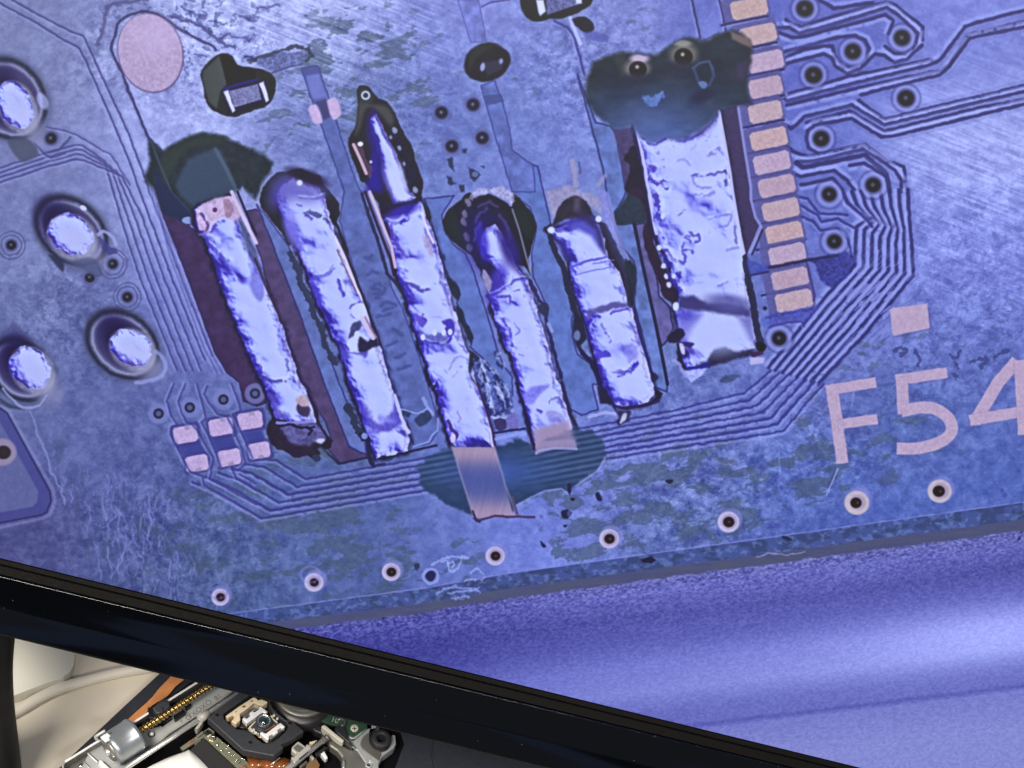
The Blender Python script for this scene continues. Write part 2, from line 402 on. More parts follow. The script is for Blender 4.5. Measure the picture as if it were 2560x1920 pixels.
    for k in range(210):
        cx, cy = rw.uniform(130, 560), rw.uniform(1180, 1545)
        w_ = np.exp(-((cx - 340 - (cy - 1350) * .35) / 105) ** 2)
        if rw.rand() > w_: continue
        n_ = rw.randint(3, 6); x_, y_ = cx, cy; Q = [(x_, y_)]; a0 = rw.normal(0, .25)
        for j in range(n_):
            x_ += rw.normal(0, 3.4) + a0 * 6; y_ += rw.uniform(6, 13); Q.append((x_, y_))
        p.line(Q, rw.uniform(2.2, 4.2), (124, 126, 208) if rw.rand() > .3 else (64, 76, 130), rw.uniform(.3, .65), sm=True, soft=1.8)
    # combed scratches, top middle and right
    st = fbm((X * .93 + Y * .36) / 90, (-X * .36 + Y * .93) / 5, 3, 61) - .5
    im += (st * reg([(800, 60, 190, .28), (2450, 450, 200, .22), (2350, 250, 200, .09), (1000, 60, 120, .2)]))[..., None]
    # ---------------------------------------------------------------- tracks
    def dark(P, w=6, a=.95, wob=1.2, col=NAVY, glint=.5, off=4.5, brk=0, sm=False, seed=0):
        if sm: P = spline(P, False)
        if glint:
            p.line(offset(P, off), w * 1.1, (150, 152, 240), a=glint * .8, wob=wob, seed=seed, soft=3.2, brk=.22)
            p.line(offset(P, -off * 1.1), w, (96, 98, 190), a=glint * .4, wob=wob, seed=seed, soft=3.2)
        p.line(P, w, np.asarray(col) + 8, a=a * .9, wob=wob * 1.3, seed=seed, soft=2.4, brk=brk)
    def fan(L, R, n, **k):
        L = np.array(L); R = np.array(R)
        for i in range(n):
            f = i / (n - 1)
            dark([tuple(v) for v in L * (1 - f) + R * f], seed=i, **k)
    # upper left
    dark(t(0, 0, "100,0 370,150 600,270 720,310 870,640 1100,1130 1230,1480 1290,1659") + [(450, 690), (530, 890)], 5, col=(58, 54, 118))
    dark(t(0, 0, "-100,-30 0,30 300,190 520,330 690,420 830,730 950,1000 1100,1350 1210,1659") + [(430, 697), (512, 900)], 5, col=(58, 54, 118))
    dark(t(0, 0, "400,1100 560,1130 650,1160 800,1250 960,1340 1030,1450 1120,1600"), 4, col=(66, 62, 130))
    for i, x in enumerate((443, 463, 482, 502)):
        m = (350, 370, 390, 410)[i]
        o = 12 * (3 - i)
        dark([(-60, 466 - o), (0, 452 - o + 4), (120, 416 - o), (190, 398 - o), (206, 400 - o), (262 + i * 14, 440 - o), (300 + i * 18, 540), (m, 697), (x, 926)], 5, col=(62, 58, 124), seed=i)
    dark(t(0, 0, "300,1240 380,1330 440,1365 560,1330"), 5, col=(62, 58, 124))
    dark(t(0, 0, "430,1320 500,1300 610,1190"), 6, glint=0, col=(62, 58, 124))
    for i in range(3):
        dark([(378 + i * 8, 470), (399 + i * 4 - 10, 529), (448 - 12 * i, 642), (535 - 12 * i, 873), (566 - 12 * i, 931)], 4, a=.55, seed=i + 30, col=(70, 66, 140))
    # disc relief line
    dark(t(0, 0, "1860,430 1830,400 1650,310 1520,230 1380,140 1250,100 1130,130 1030,190 985,330 965,440 1030,580 1100,760 1200,1000 1290,1200 1400,1310"), 7, col=(44, 40, 92), wob=2, off=-5, sm=True)
    dark(t(0, 0, "1260,0 1180,5 960,45 915,120 905,200 870,300 840,390"), 9, col=(64, 62, 122), wob=4, glint=0, a=.75, sm=True)
    dark(t(0, 0, "1480,150 1650,190 1760,240 1860,310 1920,390 2020,410"), 9, col=(54, 52, 116), wob=5, glint=.4, a=.8)
    dark(t(0, 0, "2130,490 2212,510"), 8, wob=4); dark(t(0, 0, "1900,340 1950,290 2060,320 2180,350"), 5, wob=5, a=.6)
    for k, (a, bb) in enumerate([((520, 50), (560, 60)), ((600, 40), (640, 52)), ((455, 20), (500, 40)), ((640, 25), (700, 15))]):
        dark([a, bb], 6, wob=5, a=.6, seed=k, glint=0)
    # right side
    R3 = ["150,170 200,210 290,235 600,130 1020,20 1100,50 1330,230 1330,350", "60,240 180,240 260,290 600,200 1020,65 1120,130 1290,290 1270,390 1180,470 1080,460 1010,400",
          "80,280 190,320 270,325 600,240 1010,130 1080,180 1040,290", "-40,410 50,415 110,455 400,380 600,325 750,310 840,350 870,420 850,500", "90,530 300,430 480,400 550,400 580,500 650,580 760,590",
          "-40,650 100,625 160,550 480,465 540,500 580,570 680,640 790,600 920,470 1000,480 1090,545 1200,510 1330,390", "-100,860 150,820 700,660 1200,560 1410,515", "-100,900 130,845 160,875 700,730 1400,560 1480,520 1700,230 1800,195 2212,90 2600,0",
          "160,910 780,760 1480,610 1560,560 1720,300 2212,190 2600,110", "800,820 1100,740 1480,650 1560,580 1740,330 2212,230 2600,150", "780,870 900,960 1010,1030 1500,910 2212,740 2600,650",
          "-40,1090 120,1070 200,1110 240,1080 310,1010 720,910 1000,1080 1750,900 2212,790 2600,700", "330,1060 700,960 1000,1135 1740,950 2212,860 2600,770", "340,1130 400,1080 720,1025 980,1185 1060,1180 2212,900 2600,810",
          "-40,1310 170,1280 230,1320 340,1350 830,1250 1040,1400 1170,1440 1190,1659", "250,1400 400,1390 820,1290 1090,1470 1150,1560 1150,1659", "240,1410 300,1450 830,1340 1020,1500 1045,1659",
          "-40,1515 200,1490 280,1525 570,1475 680,1560 740,1640", "280,1600 560,1540 640,1640", "440,0 570,75 900,20", "700,1430 830,1410 900,1450 1000,1520", "340,1130 330,1180 345,1280 420,1320"]
    for i, q_ in enumerate(R3):
        dark(t(3, 0, q_), 9 if i not in (16,) else 12, a=.95, seed=i, off=-9 if i % 2 else 9, glint=.7, col=(34, 30, 98))
    fan(t(3, 1, "640,0 690,100 860,240 760,300 745,640 500,900 0,1520"), t(3, 1, "1205,-20 1212,150 1230,350 1240,500 1250,720 860,1200 430,1659"), 8, w=9, off=9, glint=.75, col=(34, 30, 104), brk=0)
    for q_ in ["250,40 340,60 440,190 560,190 680,200", "270,110 420,200 460,260 600,230 740,310", "280,215 380,250 450,330 600,320 690,420 720,560", "-40,295 250,215 300,215", "-40,130 60,40 250,30", "-40,500 150,430 320,410", "640,0 680,90 800,190 900,300"]:
        dark(t(3, 1, q_), 7, col=(40, 36, 124))
    # scratched corner where the tracks turn
    b = p.box([(2080, 650), (2300, 960)], 10)
    if b:
        m = sst(.5, .6, fbm((X[b] * .72 + Y[b] * .70) / 6, (-X[b] * .7 + Y[b] * .72) / 34, 2, 81))
        cx, cy = 2180, 760
        m = m * np.exp(-(((X[b] - cx) * .77 + (Y[b] - cy) * .64) ** 2 / (2 * 70 ** 2)) - (((X[b] - cx) * -.64 + (Y[b] - cy) * .77) ** 2 / (2 * 85 ** 2)))
        im[b] += m[..., None] * (np.array([136, 134, 228], F32) / 255 - im[b]) * .85
    # long bundle below the board strips, right part then left part
    for i in range(7):
        f = i / 6
        dark([(2056 - 130 * (1 - f), 926 + 34 * f), (1958 - 100 * (1 - f), 1076 - 92 * (1 - f)), (1920 - 70 * (1 - f), 977 + 108 * f + 8 * (1 - f)), (1700, 1022 + 95 * f), (1500, 1062 + 88 * f), (1400, 1080 + 88 * f)], 7 if i in (2, 4, 5) else 5, wob=2.2, seed=i + 3, off=-7, glint=.6, col=(44, 40, 134))
    for i in range(6):
        f = i / 5
        P = [(1180, 1122 + 80 * f), (1060, 1145 + 82 * f), (764 - 110 * f, 1197 + 99 * f), (689 - 150 * f, 1150 + 82 * f), (640 - 160 * f, 1148 + 56 * f)]
        dark(P, 7 if i in (2, 4) else 5, wob=1.6, seed=i + 13, off=-6, glint=.55, col=(44, 42, 124))
    # ---------------------------------------------------------------- bare lanes between the strips
    def lane(P, col, tex=.08, edge=NAVY, ew=4, wob=1.5, seed=0):
        p.poly(P, col, wob=wob, seed=seed, tex=tex * 1.6, tsc=20, soft=2.2)
        if ew: p.line(P + [P[0]], ew, edge, a=.75, wob=wob, seed=seed)
    lane(t(0, 1, "1330,-80 1400,190 1550,560 1700,960 1850,1380 1960,1560 2080,1659") + t(0, 2, "2070,0 2100,150 2212,190") + t(1, 2, "90,160 70,0") + t(0, 1, "2150,1420 2040,1160 1945,900 1880,740 1830,560 1760,400 1640,300 1500,-60"), (64, 40, 90), .10, (46, 30, 84))
    lane(t(0, 1, "2130,170 2212,150") + t(1, 1, "30,170 160,500 380,1060 590,1659") + t(1, 2, "720,330 800,540 950,610 960,640 720,685 610,545 650,480 600,330 430,60") + t(1, 1, "390,1659 330,1480 240,1150 110,880 40,560 -20,400"), (80, 60, 112), .10, (44, 32, 84))
    lane(t(1, 1, "30,170 160,500 380,1060 590,1659") + t(1, 2, "720,330 800,540 950,610 940,400 880,330 800,200 720,0") + t(1, 1, "640,1440 560,1180 480,1000 380,820 350,670 280,470 100,220 0,110"), (90, 104, 182), .09)
    lane(t(1, 0, "390,590 480,860 560,1080 680,1420 760,1659") + t(1, 1, "720,250 800,520 900,850 1000,1150 1080,1320 1150,1600") + t(1, 2, "1190,80 1290,370 1370,540 1500,510 1580,400 1560,270 1480,0") + t(1, 1, "1400,1400 1330,1200 1260,1000 1170,830 1100,550 1000,250 910,0") + t(1, 0, "890,1640 830,1480 700,1080 630,850 530,570"), (86, 98, 178), .10, (52, 56, 140), 4)
    lane(t(1, 1, "1450,60 1510,250 1580,500 1640,700 1760,880 1730,960 1800,1100 1870,1260 1850,1340 2000,1480 2130,1640") + t(1, 2, "2212,100 2212,-60") + t(1, 1, "2130,1490 2070,1330 2020,1150 1960,950 1880,700 1810,540 1700,450 1620,330 1600,200 1710,30"), (88, 106, 192), .08)
    lane(t(2, 0, "0,1300 100,1390 220,1440 270,1659") + t(2, 1, "330,270 340,430 440,620 470,850 540,1030 510,1100 520,1250 560,1400 690,1500 740,1659") + t(2, 2, "690,0 740,220 600,270 500,220 440,0") + t(2, 1, "420,1600 340,1300 290,1090 310,1020 260,900 180,740 165,520 200,380 210,280 150,130 0,10"), (88, 108, 194), .09)
    lane(t(2, 0, "560,640 720,1060 850,1090 900,1160 980,1659") + t(2, 1, "940,100 880,180 900,280 1050,270 1130,650 1240,1150 1340,1659") + t(2, 2, "1330,70 1220,20") + t(2, 1, "1200,1580 1130,1260 1060,1010 1050,960 1070,700 1050,600 940,470 830,100") + t(2, 0, "790,1480"), (92, 110, 192), .12, (40, 40, 110), 5)
    lane(t(2, 1, "1060,280 1150,270 1160,500 1240,680 1270,900 1360,1000 1390,1180 1340,1280 1290,1330 1240,1150 1130,650"), (92, 84, 156), .12, (34, 24, 80), 5)
    lane(t(1, 0, "1740,0 1850,370") + t(1, 0, "1990,360 1920,0"), (112, 116, 208), .14, (84, 86, 170), 3)
    lane(t(1, 0, "1940,740 2060,1170 2150,1460 2212,1659") + t(2, 0, "200,1659 180,1430 0,1300") + t(1, 0, "2190,1120 2120,860 2060,700"), (92, 104, 190), .12, (58, 62, 150), 4)
    p.poly(t(1, 0, "1960,830 2110,810 2140,880 1990,910"), (60, 72, 140), .8, wob=2)
    dark(t(1, 0, "1950,60 2030,20 2180,0"), 5, a=.7); dark(t(2, 0, "1550,0 1600,220 1620,330"), 5, col=INK, a=.8); dark(t(2, 0, "1790,0 1830,200 1840,270"), 5, col=INK, a=.8)
    dark(t(2, 0, "360,180 480,240 540,330 580,480 620,640"), 6, a=.85)
    dark(t(2, 0, "500,140 520,220 590,380"), 9, a=.9, col=(170, 170, 250), glint=0)
    for k, q_ in enumerate(["1010,820 1050,800 1080,815", "1020,880 1090,870 1110,835", "1030,905 1060,915", "1080,985 1140,955 1200,985", "1100,1025 1180,1000", "940,580 990,550", "970,715 1010,690 1050,705", "1200,1430 1240,1425 1290,1395", "1180,1180 1260,1230", "1040,1080 1150,1060", "1120,1330 1210,1290", "1230,1540 1330,1500", "1010,840 1070,850"]):
        p.line(t(1, 1, q_), 9, (54, 66, 138), .6, wob=4, sm=True, seed=k, soft=3)
    # ---------------------------------------------------------------- right pads
    pads = [(1872, 21), (1894, 87), (1912, 154), (1913, 218), (1912, 280), (1921, 347), (1929, 407), (1941, 465), (1951, 524), (1960, 583), (1967, 636), (1974, 697), (1984, 752)]
    def rrect(cx, cy, w, h, ang, col, rad=6, a=1., grow=0, tex=.09, seed=0, soft=1.8):
        c, q2 = np.cos(np.radians(ang)), np.sin(np.radians(ang)); P = []
        w2, h2 = w / 2 + grow, h / 2 + grow
        for sx, sy in ((1, 1), (-1, 1), (-1, -1), (1, -1)):
            for k in ((0, 1) if sx * sy > 0 else (1, 0)):
                x = sx * (w2 - rad * k); y = sy * (h2 - rad * (1 - k))
                P.append((cx + x * c - y * q2, cy + x * q2 + y * c))
        p.poly(P, col, a, soft=soft, tex=tex, tsc=5, seed=seed, wob=1)
    for i, (x, y) in enumerate(pads):
        w = 92 if i not in (3, 4) else 84
        rrect(x - 8, y, w + 26, 66, -12, (88, 82, 158), 8, .9, seed=i)
        p.line([(x - 70, y + 42), (x - 10, y + 31), (x + 46, y + 20)], 6, (46, 40, 112), .95, wob=1.5, seed=i)
        p.line([(x - 66, y + 47), (x - 10, y + 36), (x + 46, y + 26)], 4, (136, 130, 210), .6, wob=1.5, seed=i)
        rrect(x, y, w, 47, -12, [(186, 150, 174), (180, 144, 178), (182, 148, 190), (190, 150, 168)][(i * 7) % 4] if i else (188, 150, 160), 7, 1, seed=i)
    p.line([(2017, 660), (2036, 740), (2033, 752)], 5, (70, 50, 130), .9)
    # dark blue stain by the lower pads
    p.poly(t(3, 1, "320,590 480,560 700,530 740,640 620,780 540,830 480,780 420,700 400,620"), (44, 46, 140), .85, soft=4, wob=7, sm=True, tex=.45, tsc=6)
    dark(t(3, 1, "-60,660 200,615 480,565 600,550"), 7, col=(24, 18, 66), glint=0)
    p.poly(t(3, 1, "0,1060 200,1020 420,980 470,960 330,1110 0,1180"), (66, 70, 178), .8, soft=4, wob=4, tex=.25)
    dark(t(3, 1, "0,1170 180,1125 290,1120 310,1160"), 5, col=(56, 46, 140))
    # ---------------------------------------------------------------- vias
    def via(x, y, r=18, ring=31, hole=(22, 18, 34), rc=(128, 128, 214), spot=.5, dk=.75):
        p.ell(x, y, ring + 5, ring + 5, 0, (58, 56, 136), dk * .6, ring=6, soft=3)
        p.ell(x, y, ring, ring, 0, rc, .75, soft=3)
        p.ell(x, y, r + 5, r + 5, 0, (70, 70, 130), .8, soft=3)
        p.ell(x, y, r, r * .97, 0, hole, 1, soft=2.5)
        p.ell(x - 1, y - 1, r * .3, r * .3, 0, (120, 120, 170), spot, soft=2)
    for x, y, r in [(2011, 22, 20), (2131, 129, 19), (2033, 188, 20), (2254, 95, 19), (2264, 246, 20), (2052, 347, 19), (2182, 463, 18), (2072, 486, 17), (2085, 604, 17), (1947, 846, 17)]:
        via(x, y, r)
    for x, y in [(1103, 282), (1182, 262), (1129, 366), (1205, 345)]:
        via(x, y, 15, 19, (26, 24, 58), (120, 122, 200), .7, .4)
    for P in ["1650,1370 1690,1360 1710,1440 1710,1480 1660,1430", "1650,1520 1690,1540 1700,1570 1730,1580 1690,1610 1650,1590", "1830,1450 1900,1470 1940,1510 1890,1570 1850,1540", "1780,1290 1820,1285 1815,1330 1785,1320", "1750,1600 1800,1600 1800,1659 1760,1659", "1940,1430 1975,1430 1965,1460"]:
        p.poly(t(1, 0, P), (40, 52, 84), .9, soft=2.5, wob=3)
    p.ell(1187, 436, 8, 7, 0, (104, 112, 190), .8)
    for x, y, r, rg in [(28, 613, 12, 34), (281, 660, 12, 36), (224, 694, 12, 18), (318, 743, 12, 34), (127, 346, 14, 16)]:
        for k in (rg, rg - 9): p.ell(x, y, k, k * 1.02, 0, (82, 80, 140), .75, ring=4, wob=2.5, soft=1.5)
        via(x, y, r, 17, (30, 34, 46), (140, 136, 204), .6, .2)
    for x, y in [(396, 1034), (474, 1019), (558, 999), (637, 984)]:
        p.ell(x, y, 26, 26, 0, (116, 118, 198), .7, soft=3); p.ell(x, y, 13, 13, 0, (38, 40, 74), 1, soft=2); p.ell(x, y, 7, 7, 0, (88, 92, 152), .9, soft=2)
    # ---------------------------------------------------------------- big plated holes with solder
    def solder(P, seed=0, marks=.5, rim=.8, wob=4.5, outl=1., pk=.6, bump=1.):
        b, d = p.sdf(P, 30, wob, 15, seed)
        if b is None: return
        gy_, gx_ = np.gradient(d); g = np.sqrt(gx_ ** 2 + gy_ ** 2) + 1e-6; nx, ny = gx_ / g, gy_ / g
        xx, yy = X[b], Y[b]
        o = sst(14., 3., np.clip(-d, 0, None) + 9 * (fbm(xx / 17, yy / 22, 2, seed + 13) - .45)) * (d < 2) * outl
        o = o * np.clip(.78 + .35 * nx + .5 * (fbm(xx / 20, yy / 20, 2, seed + 3) - .5), 0, 1)
        p.put(b, np.clip(o, 0, 1), INK)
        cov = sst(-1.3, 1.3, d)
        px_ = abs(xx[0, -1] - xx[0, 0]) / max(1, xx.shape[1] - 1) + 1e-6
        W_ = max(12., float(d.max()))
        qx = xx + 14 * (fbm(xx / 30, yy / 30, 2, seed + 7) - .5); qy = yy + 14 * (fbm(xx / 30, yy / 30, 2, seed + 9) - .5)
        hgt = 12. * (1 - (1 - np.clip(d / (W_ * .75), 0, 1)) ** 2.4) + bump * (20. * fbm(qx / 78, qy / 60, 1, seed + 1) + 4.6 * fbm(qx / 33, qy / 25, 1, seed + 2) + .5 * fbm(qx / 13, qy / 11, 1, seed + 6))
        hy, hx = np.gradient(hgt); hx /= px_; hy /= px_
        sl = -(hx * .5 + hy * .85) * 1.05; st_ = np.sqrt(hx * hx + hy * hy)
        sl = sl + .35 * (fbm(xx / 70, yy / 60, 2, seed + 3) - .5)
        rk = np.array([-1.05, -.72, -.50, -.32, -.14, .36, .58, .86, 1.2]); rc = np.array([[28, 14, 96], [46, 26, 160], [84, 72, 222], [138, 140, 248], [172, 175, 253], [182, 185, 254], [142, 145, 248], [84, 78, 206], [40, 28, 120]], F32) / 255
        col = np.stack([np.interp(sl, rk, rc[:, k]) for k in range(3)], -1).astype(F32)
        stp = sst(.55, 1.1, st_)[..., None]; col = col + stp * (np.array([66, 50, 190], F32) / 255 - col) * .45
        le = np.exp(-np.clip(d, 0, None) / 3.2) * np.clip(nx * 1.2 + .15, 0, 1) * rim
        col += le[..., None] * (np.array(HOT, F32) / 255 - col)
        re = np.exp(-np.clip(d - 3, 0, None) / 2.4) * np.clip(-nx, 0, 1) * pk
        col += re[..., None] * (np.array([196, 180, 236], F32) / 255 - col)
        re2 = np.exp(-np.abs(d - 9) / 2.0) * np.clip(-nx, 0, 1) * pk * .7 * sst(.42, .6, fbm(xx / 30, yy / 44, 2, seed + 8))
        col += re2[..., None] * (np.array([120, 84, 150], F32) / 255 - col)
        p.put(b, cov, col)
    holes = []
    def hole(cx, cy, rx, ry, ang, bx, by, brx, bry, bang, seed, warm=.4):
        p.ell(cx + 2, cy + 2, rx + 14, ry + 14, ang, (70, 74, 118), .6, soft=14)
        p.ell(cx - 3, cy - 4, rx + 5, ry + 5, ang, (44, 50, 78), .75, soft=9)
        p.ell(cx, cy, rx, ry, ang, (104, 102, 158), 1, soft=4, tex=.10)
        p.ell(cx, cy, rx - 1, ry - 1, ang, (34, 38, 62), .9, ring=9, soft=5, wob=2, seed=seed)
        p.ell(cx + 1, cy + 1, rx - 12, ry - 12, ang, (150, 146, 190), .7, ring=5, soft=3, wob=1.5, seed=seed)
        p.ell(cx + 2, cy, rx - 17, ry - 17, ang, (64, 56, 112), .95, soft=7)
        p.glow(bx - brx * .62, by - bry * .66, brx * .95, bry * .8, bang + 30, (22, 10, 76), 1)
        p.glow(bx + brx * .5, by + bry * .9, brx * .9, bry * .7, bang, (136, 130, 178), .9)
        p.ell(bx + 4, by + 5, brx + 6, bry + 6, bang, (156, 150, 180), .8, soft=6)
        ca, sa = np.cos(np.radians(bang)), np.sin(np.radians(bang))
        E_ = [(bx + brx * np.cos(u) * ca - bry * np.sin(u) * sa, by + brx * np.cos(u) * sa + bry * np.sin(u) * ca) for u in np.linspace(0, 2 * np.pi, 25)[:-1]]
        solder(E_, 60 + seed, wob=6, outl=.3, rim=.3, pk=0, bump=.6)
        p.glow(bx + brx * .2, by + bry * .3, brx * .75, bry * .65, bang, (176, 172, 238), .65)
    hole(22, 248, 104, 86, 58, 38, 262, 62, 42, 66, 1)
    hole(178, 578, 98, 72, 42, 176, 586, 60, 48, 30, 2)
    hole(306, 862, 96, 74, 40, 327, 868, 56, 44, 30, 3)
    hole(50, 925, 84, 66, 45, 76, 920, 58, 46, 50, 4)
    p.ell(106, 253, 13, 22, -25, (168, 166, 236), .7, soft=5); p.ell(208, 520, 9, 6, 30, (196, 190, 250), .9)
    p.poly(t(0, 0, "70,1210 200,1190 300,1250 330,1330 270,1380 190,1400 110,1320"), (74, 80, 112), .9, soft=5, sm=True)
    p.poly(t(0, 1, "420,540 540,600 545,690 490,640"), (44, 48, 84), .9, soft=4, sm=True)
    p.poly(t(0, 1, "600,600 800,570 890,690 840,740 760,700 700,660"), (68, 76, 124), .7, soft=6, sm=True)
    p.poly(t(0, 1, "860,400 960,480 1010,500 1000,540 900,520"), (62, 58, 140), .8, soft=3, wob=4, sm=True)
    p.line(t(0, 1, "850,370 900,340 980,400 1000,460"), 8, (150, 148, 222), .8, wob=2, sm=True)
    p.line(t(0, 1, "1350,1380 1400,1430 1430,1520 1380,1600 1250,1640 1180,1650"), 10, (146, 146, 226), .7, wob=2, sm=True, soft=3)
    p.poly(t(0, 2, "0,120 80,170 160,200 210,220 120,215 30,190 0,160"), (60, 68, 100), .9, soft=3, sm=True)
    p.line(t(0, 2, "20,40 100,130 200,200 330,190 400,100"), 6, (140, 140, 204), .8, wob=3, sm=True)
    # ---------------------------------------------------------------- copper disc
    c = t(0, 0, "1300,460")[0]
    p.ell(c[0], c[1], 82, 101, -14, (104, 80, 140), .9, soft=2.5)
    p.ell(c[0] - 1, c[1] - 1, 79, 98, -14, (178, 148, 200), 1, soft=2, tex=.10)
    p.glow(c[0] + 10, c[1] - 40, 60, 40, 10, (200, 170, 232), .5)
    # ---------------------------------------------------------------- plane corner, lower left
    p.poly(t(0, 2, "-60,150 0,210 60,250 430,930 440,1010 400,1110 0,1200 -60,1215"), (68, 66, 144), .85, soft=3)
    p.poly(t(0, 2, "-60,260 0,330 330,930 320,1020 280,1060 0,1110 -60,1120"), (92, 94, 156), 1, soft=3, tex=.05)
    p.line(t(0, 2, "0,210 60,250 430,930 440,1010 400,1110 360,1130 0,1200"), 5, (50, 46, 108), .9)
    p.line(t(0, 2, "20,190 80,240 460,920 475,1020 430,1130 370,1160 0,1240"), 7, (134, 128, 196), .5, soft=4)
    p.ell(5, 1130, 36, 34, 0, (150, 126, 166), .85, soft=4); p.ell(8, 1131, 19, 17, 0, (52, 42, 50), 1, soft=3)
    p.line(t(0, 2, "250,230 300,330 330,450 400,600 440,760 520,900 560,1040"), 5, (140, 140, 208), .6, wob=5, soft=2.5)
    # ---------------------------------------------------------------- lower left pads
    for (x, y) in [(463, 1086), (552, 1067), (625, 1051)]:
        rrect(x + 3, y, 74, 58, -10, (70, 66, 150), 6, .8)
    for a_ in ["1500,520 1700,470 1790,600 1600,650", "1800,470 2000,440 2050,560 1870,600", "2080,430 2260,400 2300,500 2130,530"]:
        p.poly(t(0, 2, a_), (56, 58, 148), .85, soft=3)
    for i, (x, y, w, h) in enumerate([(463, 1086, 60, 42), (552, 1067, 60, 42), (625, 1051, 62, 42), (492, 1158, 56, 40), (573, 1144, 56, 40), (648, 1126, 54, 40)]):
        rrect(x, y, w, h, -10, (64, 60, 140), 5, .8, grow=6); rrect(x, y, w, h, -10, (186, 152, 210), 6, 1, seed=i)
        rrect(x + 4, y + (16 if i > 2 else -17), 14, 10, -10, (140, 124, 170), 3, .7)
    for q_ in ["1500,0 1440,150 1480,280 1530,350 1480,370 1470,430 1640,760", "1600,0 1540,150 1570,260 1610,330 1660,350 1700,400 1840,640 1820,760", "1700,0 1720,80 1780,290 1740,330 1800,440 1880,640 1900,700",
               "1790,20 1760,80 1800,160 1880,260 1960,280 2090,560 2120,690 2060,740", "2000,0 2050,130 2080,230 2010,260 2100,450 2180,640"]:
        dark(t(0, 2, q_), 5, a=.85, col=(54, 50, 130))
    dark(t(0, 2, "1640,760 1750,800 1760,870 2212,1130"), 5, col=(54, 50, 130)); dark(t(0, 2, "1830,760 1810,820 2212,1040"), 5, col=(54, 50, 130)); dark(t(0, 2, "2000,720 2040,820 2212,920"), 5, col=(54, 50, 130)); dark(t(0, 2, "2070,780 2212,860"), 5, col=(54, 50, 130))
    # ---------------------------------------------------------------- dark residue stains round the strips
    def blot(P, col=OLIVE, a=1., soft=2.5, wob=3, seed=0, sm=True, tex=.2, halo=.5):
        if halo: p.poly(P, (140, 142, 214), halo * .6, soft=9, wob=wob, seed=seed, sm=sm)
        p.poly(P, col, a, soft=soft, wob=wob, seed=seed, sm=sm, tex=tex, tsc=12)
    # top of strip one: teal wash
    blot(t(0, 0, "1280,1200 1400,1310 1500,1240 1640,1170 1760,1150 1900,1170 2060,1230 2212,1310") + t(1, 0, "60,1330 140,1400 130,1480 60,1560") + t(0, 1, "2212,60 2100,-30 1990,-10 1990,60 1740,110 1640,240 1560,250 1400,180 1340,0") + t(0, 0, "1240,1560 1290,1400"), (26, 40, 50), .96, 8, 4, sm=False, tex=.25)
    p.poly(t(0, 0, "1400,1340 1560,1230 1760,1160 1960,1190 1900,1240 1700,1260 1580,1330 1480,1500 1400,1600"), (44, 58, 56), .8, soft=9, sm=True)
    p.poly(t(0, 0, "1620,1380 1840,1280 1910,1300 1990,1500 2040,1659") + t(0, 1, "1990,60 1740,110 1690,150 1560,40") + t(0, 0, "1510,1600"), (56, 74, 108), .85, soft=9, sm=False)
    p.line(t(0, 0, "1860,1290 1960,1470 2040,1640"), 9, (84, 100, 134), .6, soft=4)
    p.line(t(0, 0, "1300,1210 1370,1400 1480,1659") + t(0, 1, "1600,130 1660,200"), 5, (64, 74, 100), .8, soft=2)
    p.poly(t(0, 0, "1330,1440 1440,1620 1480,1659") + t(0, 1, "1640,170 1640,240 1570,260 1420,190 1350,20"), (24, 40, 84), .9, soft=6)
    p.ell(*t(0, 1, "1625,245")[0], 16, 9, 0, (128, 146, 222), .9)
    # dark blots round the chip
    blot(t(0, 0, "1900,465 2000,480 2050,560 2212,590") + t(1, 0, "100,620 170,700 150,840 80,920 0,950") + t(0, 0, "2100,990 2000,1010 1850,960 1780,880 1750,720 1730,640 1790,540"), (34, 38, 42), 1, 2.5, 2)
    p.poly(t(0, 0, "1890,480 1960,720 1900,800 1870,940 1800,880 1750,700 1750,620"), (72, 78, 82), .85, soft=3)
    p.poly(t(0, 0, "1900,480 2000,490 2050,570 2212,600 2212,700 1960,740"), (16, 18, 24), 1, soft=3)
    # small chip resistor
    def chip(P, seed):
        p.poly(P, (16, 8, 70), 1, soft=4)
        a, b_, c_, d_ = [np.array(v) for v in P]
        l = lambda u, v: tuple((a * (1 - u) + b_ * u) * (1 - v) + (d_ * (1 - u) + c_ * u) * v)
        p.poly([l(.16, .1), l(.82, .1), l(.82, .82), l(.16, .82)], (112, 110, 170), 1, soft=2, tex=.25, tsc=4, seed=seed)
        p.poly([l(.16, .8), l(.82, .8), l(.82, 1), l(.16, 1)], (24, 20, 60), 1, soft=2)
        for u in (.03, .85): p.poly([l(u, .08), l(u + .11, .04), l(u + .13, .92), l(u + .05, .98)], (206, 198, 250), 1, soft=2.5, wob=1.5)
    chip(t(0, 0, "1910,780 2290,690 2330,880 1980,990"), 3)
    p.line(t(0, 0, "1930,770 2060,730 2212,690"), 7, (30, 20, 140), .9)
    dark(t(1, 0, "-60,530 40,500 200,450 330,405 460,420 480,480 440,520"), 9, col=(44, 48, 76), wob=5, glint=0); dark(t(1, 0, "140,630 280,580 400,550"), 5, col=(54, 56, 120), glint=.3)
    p.poly(t(1, 0, "0,520 200,460 400,440 460,480 380,540 140,620 0,560"), (84, 90, 156), .8, soft=4, wob=5, tex=.5, tsc=6)
    for q_ in ["610,880 690,850 730,960 720,1010 660,1030", "450,940 520,910 575,1050 500,1065"]:
        p.poly(t(1, 0, q_), (192, 158, 216), 1, soft=3.5, wob=1.5, sm=True, tex=.06)
    p.poly(t(1, 0, "480,860 600,830 610,890 640,1010 580,1040 540,920"), (64, 58, 118), .8, soft=4)
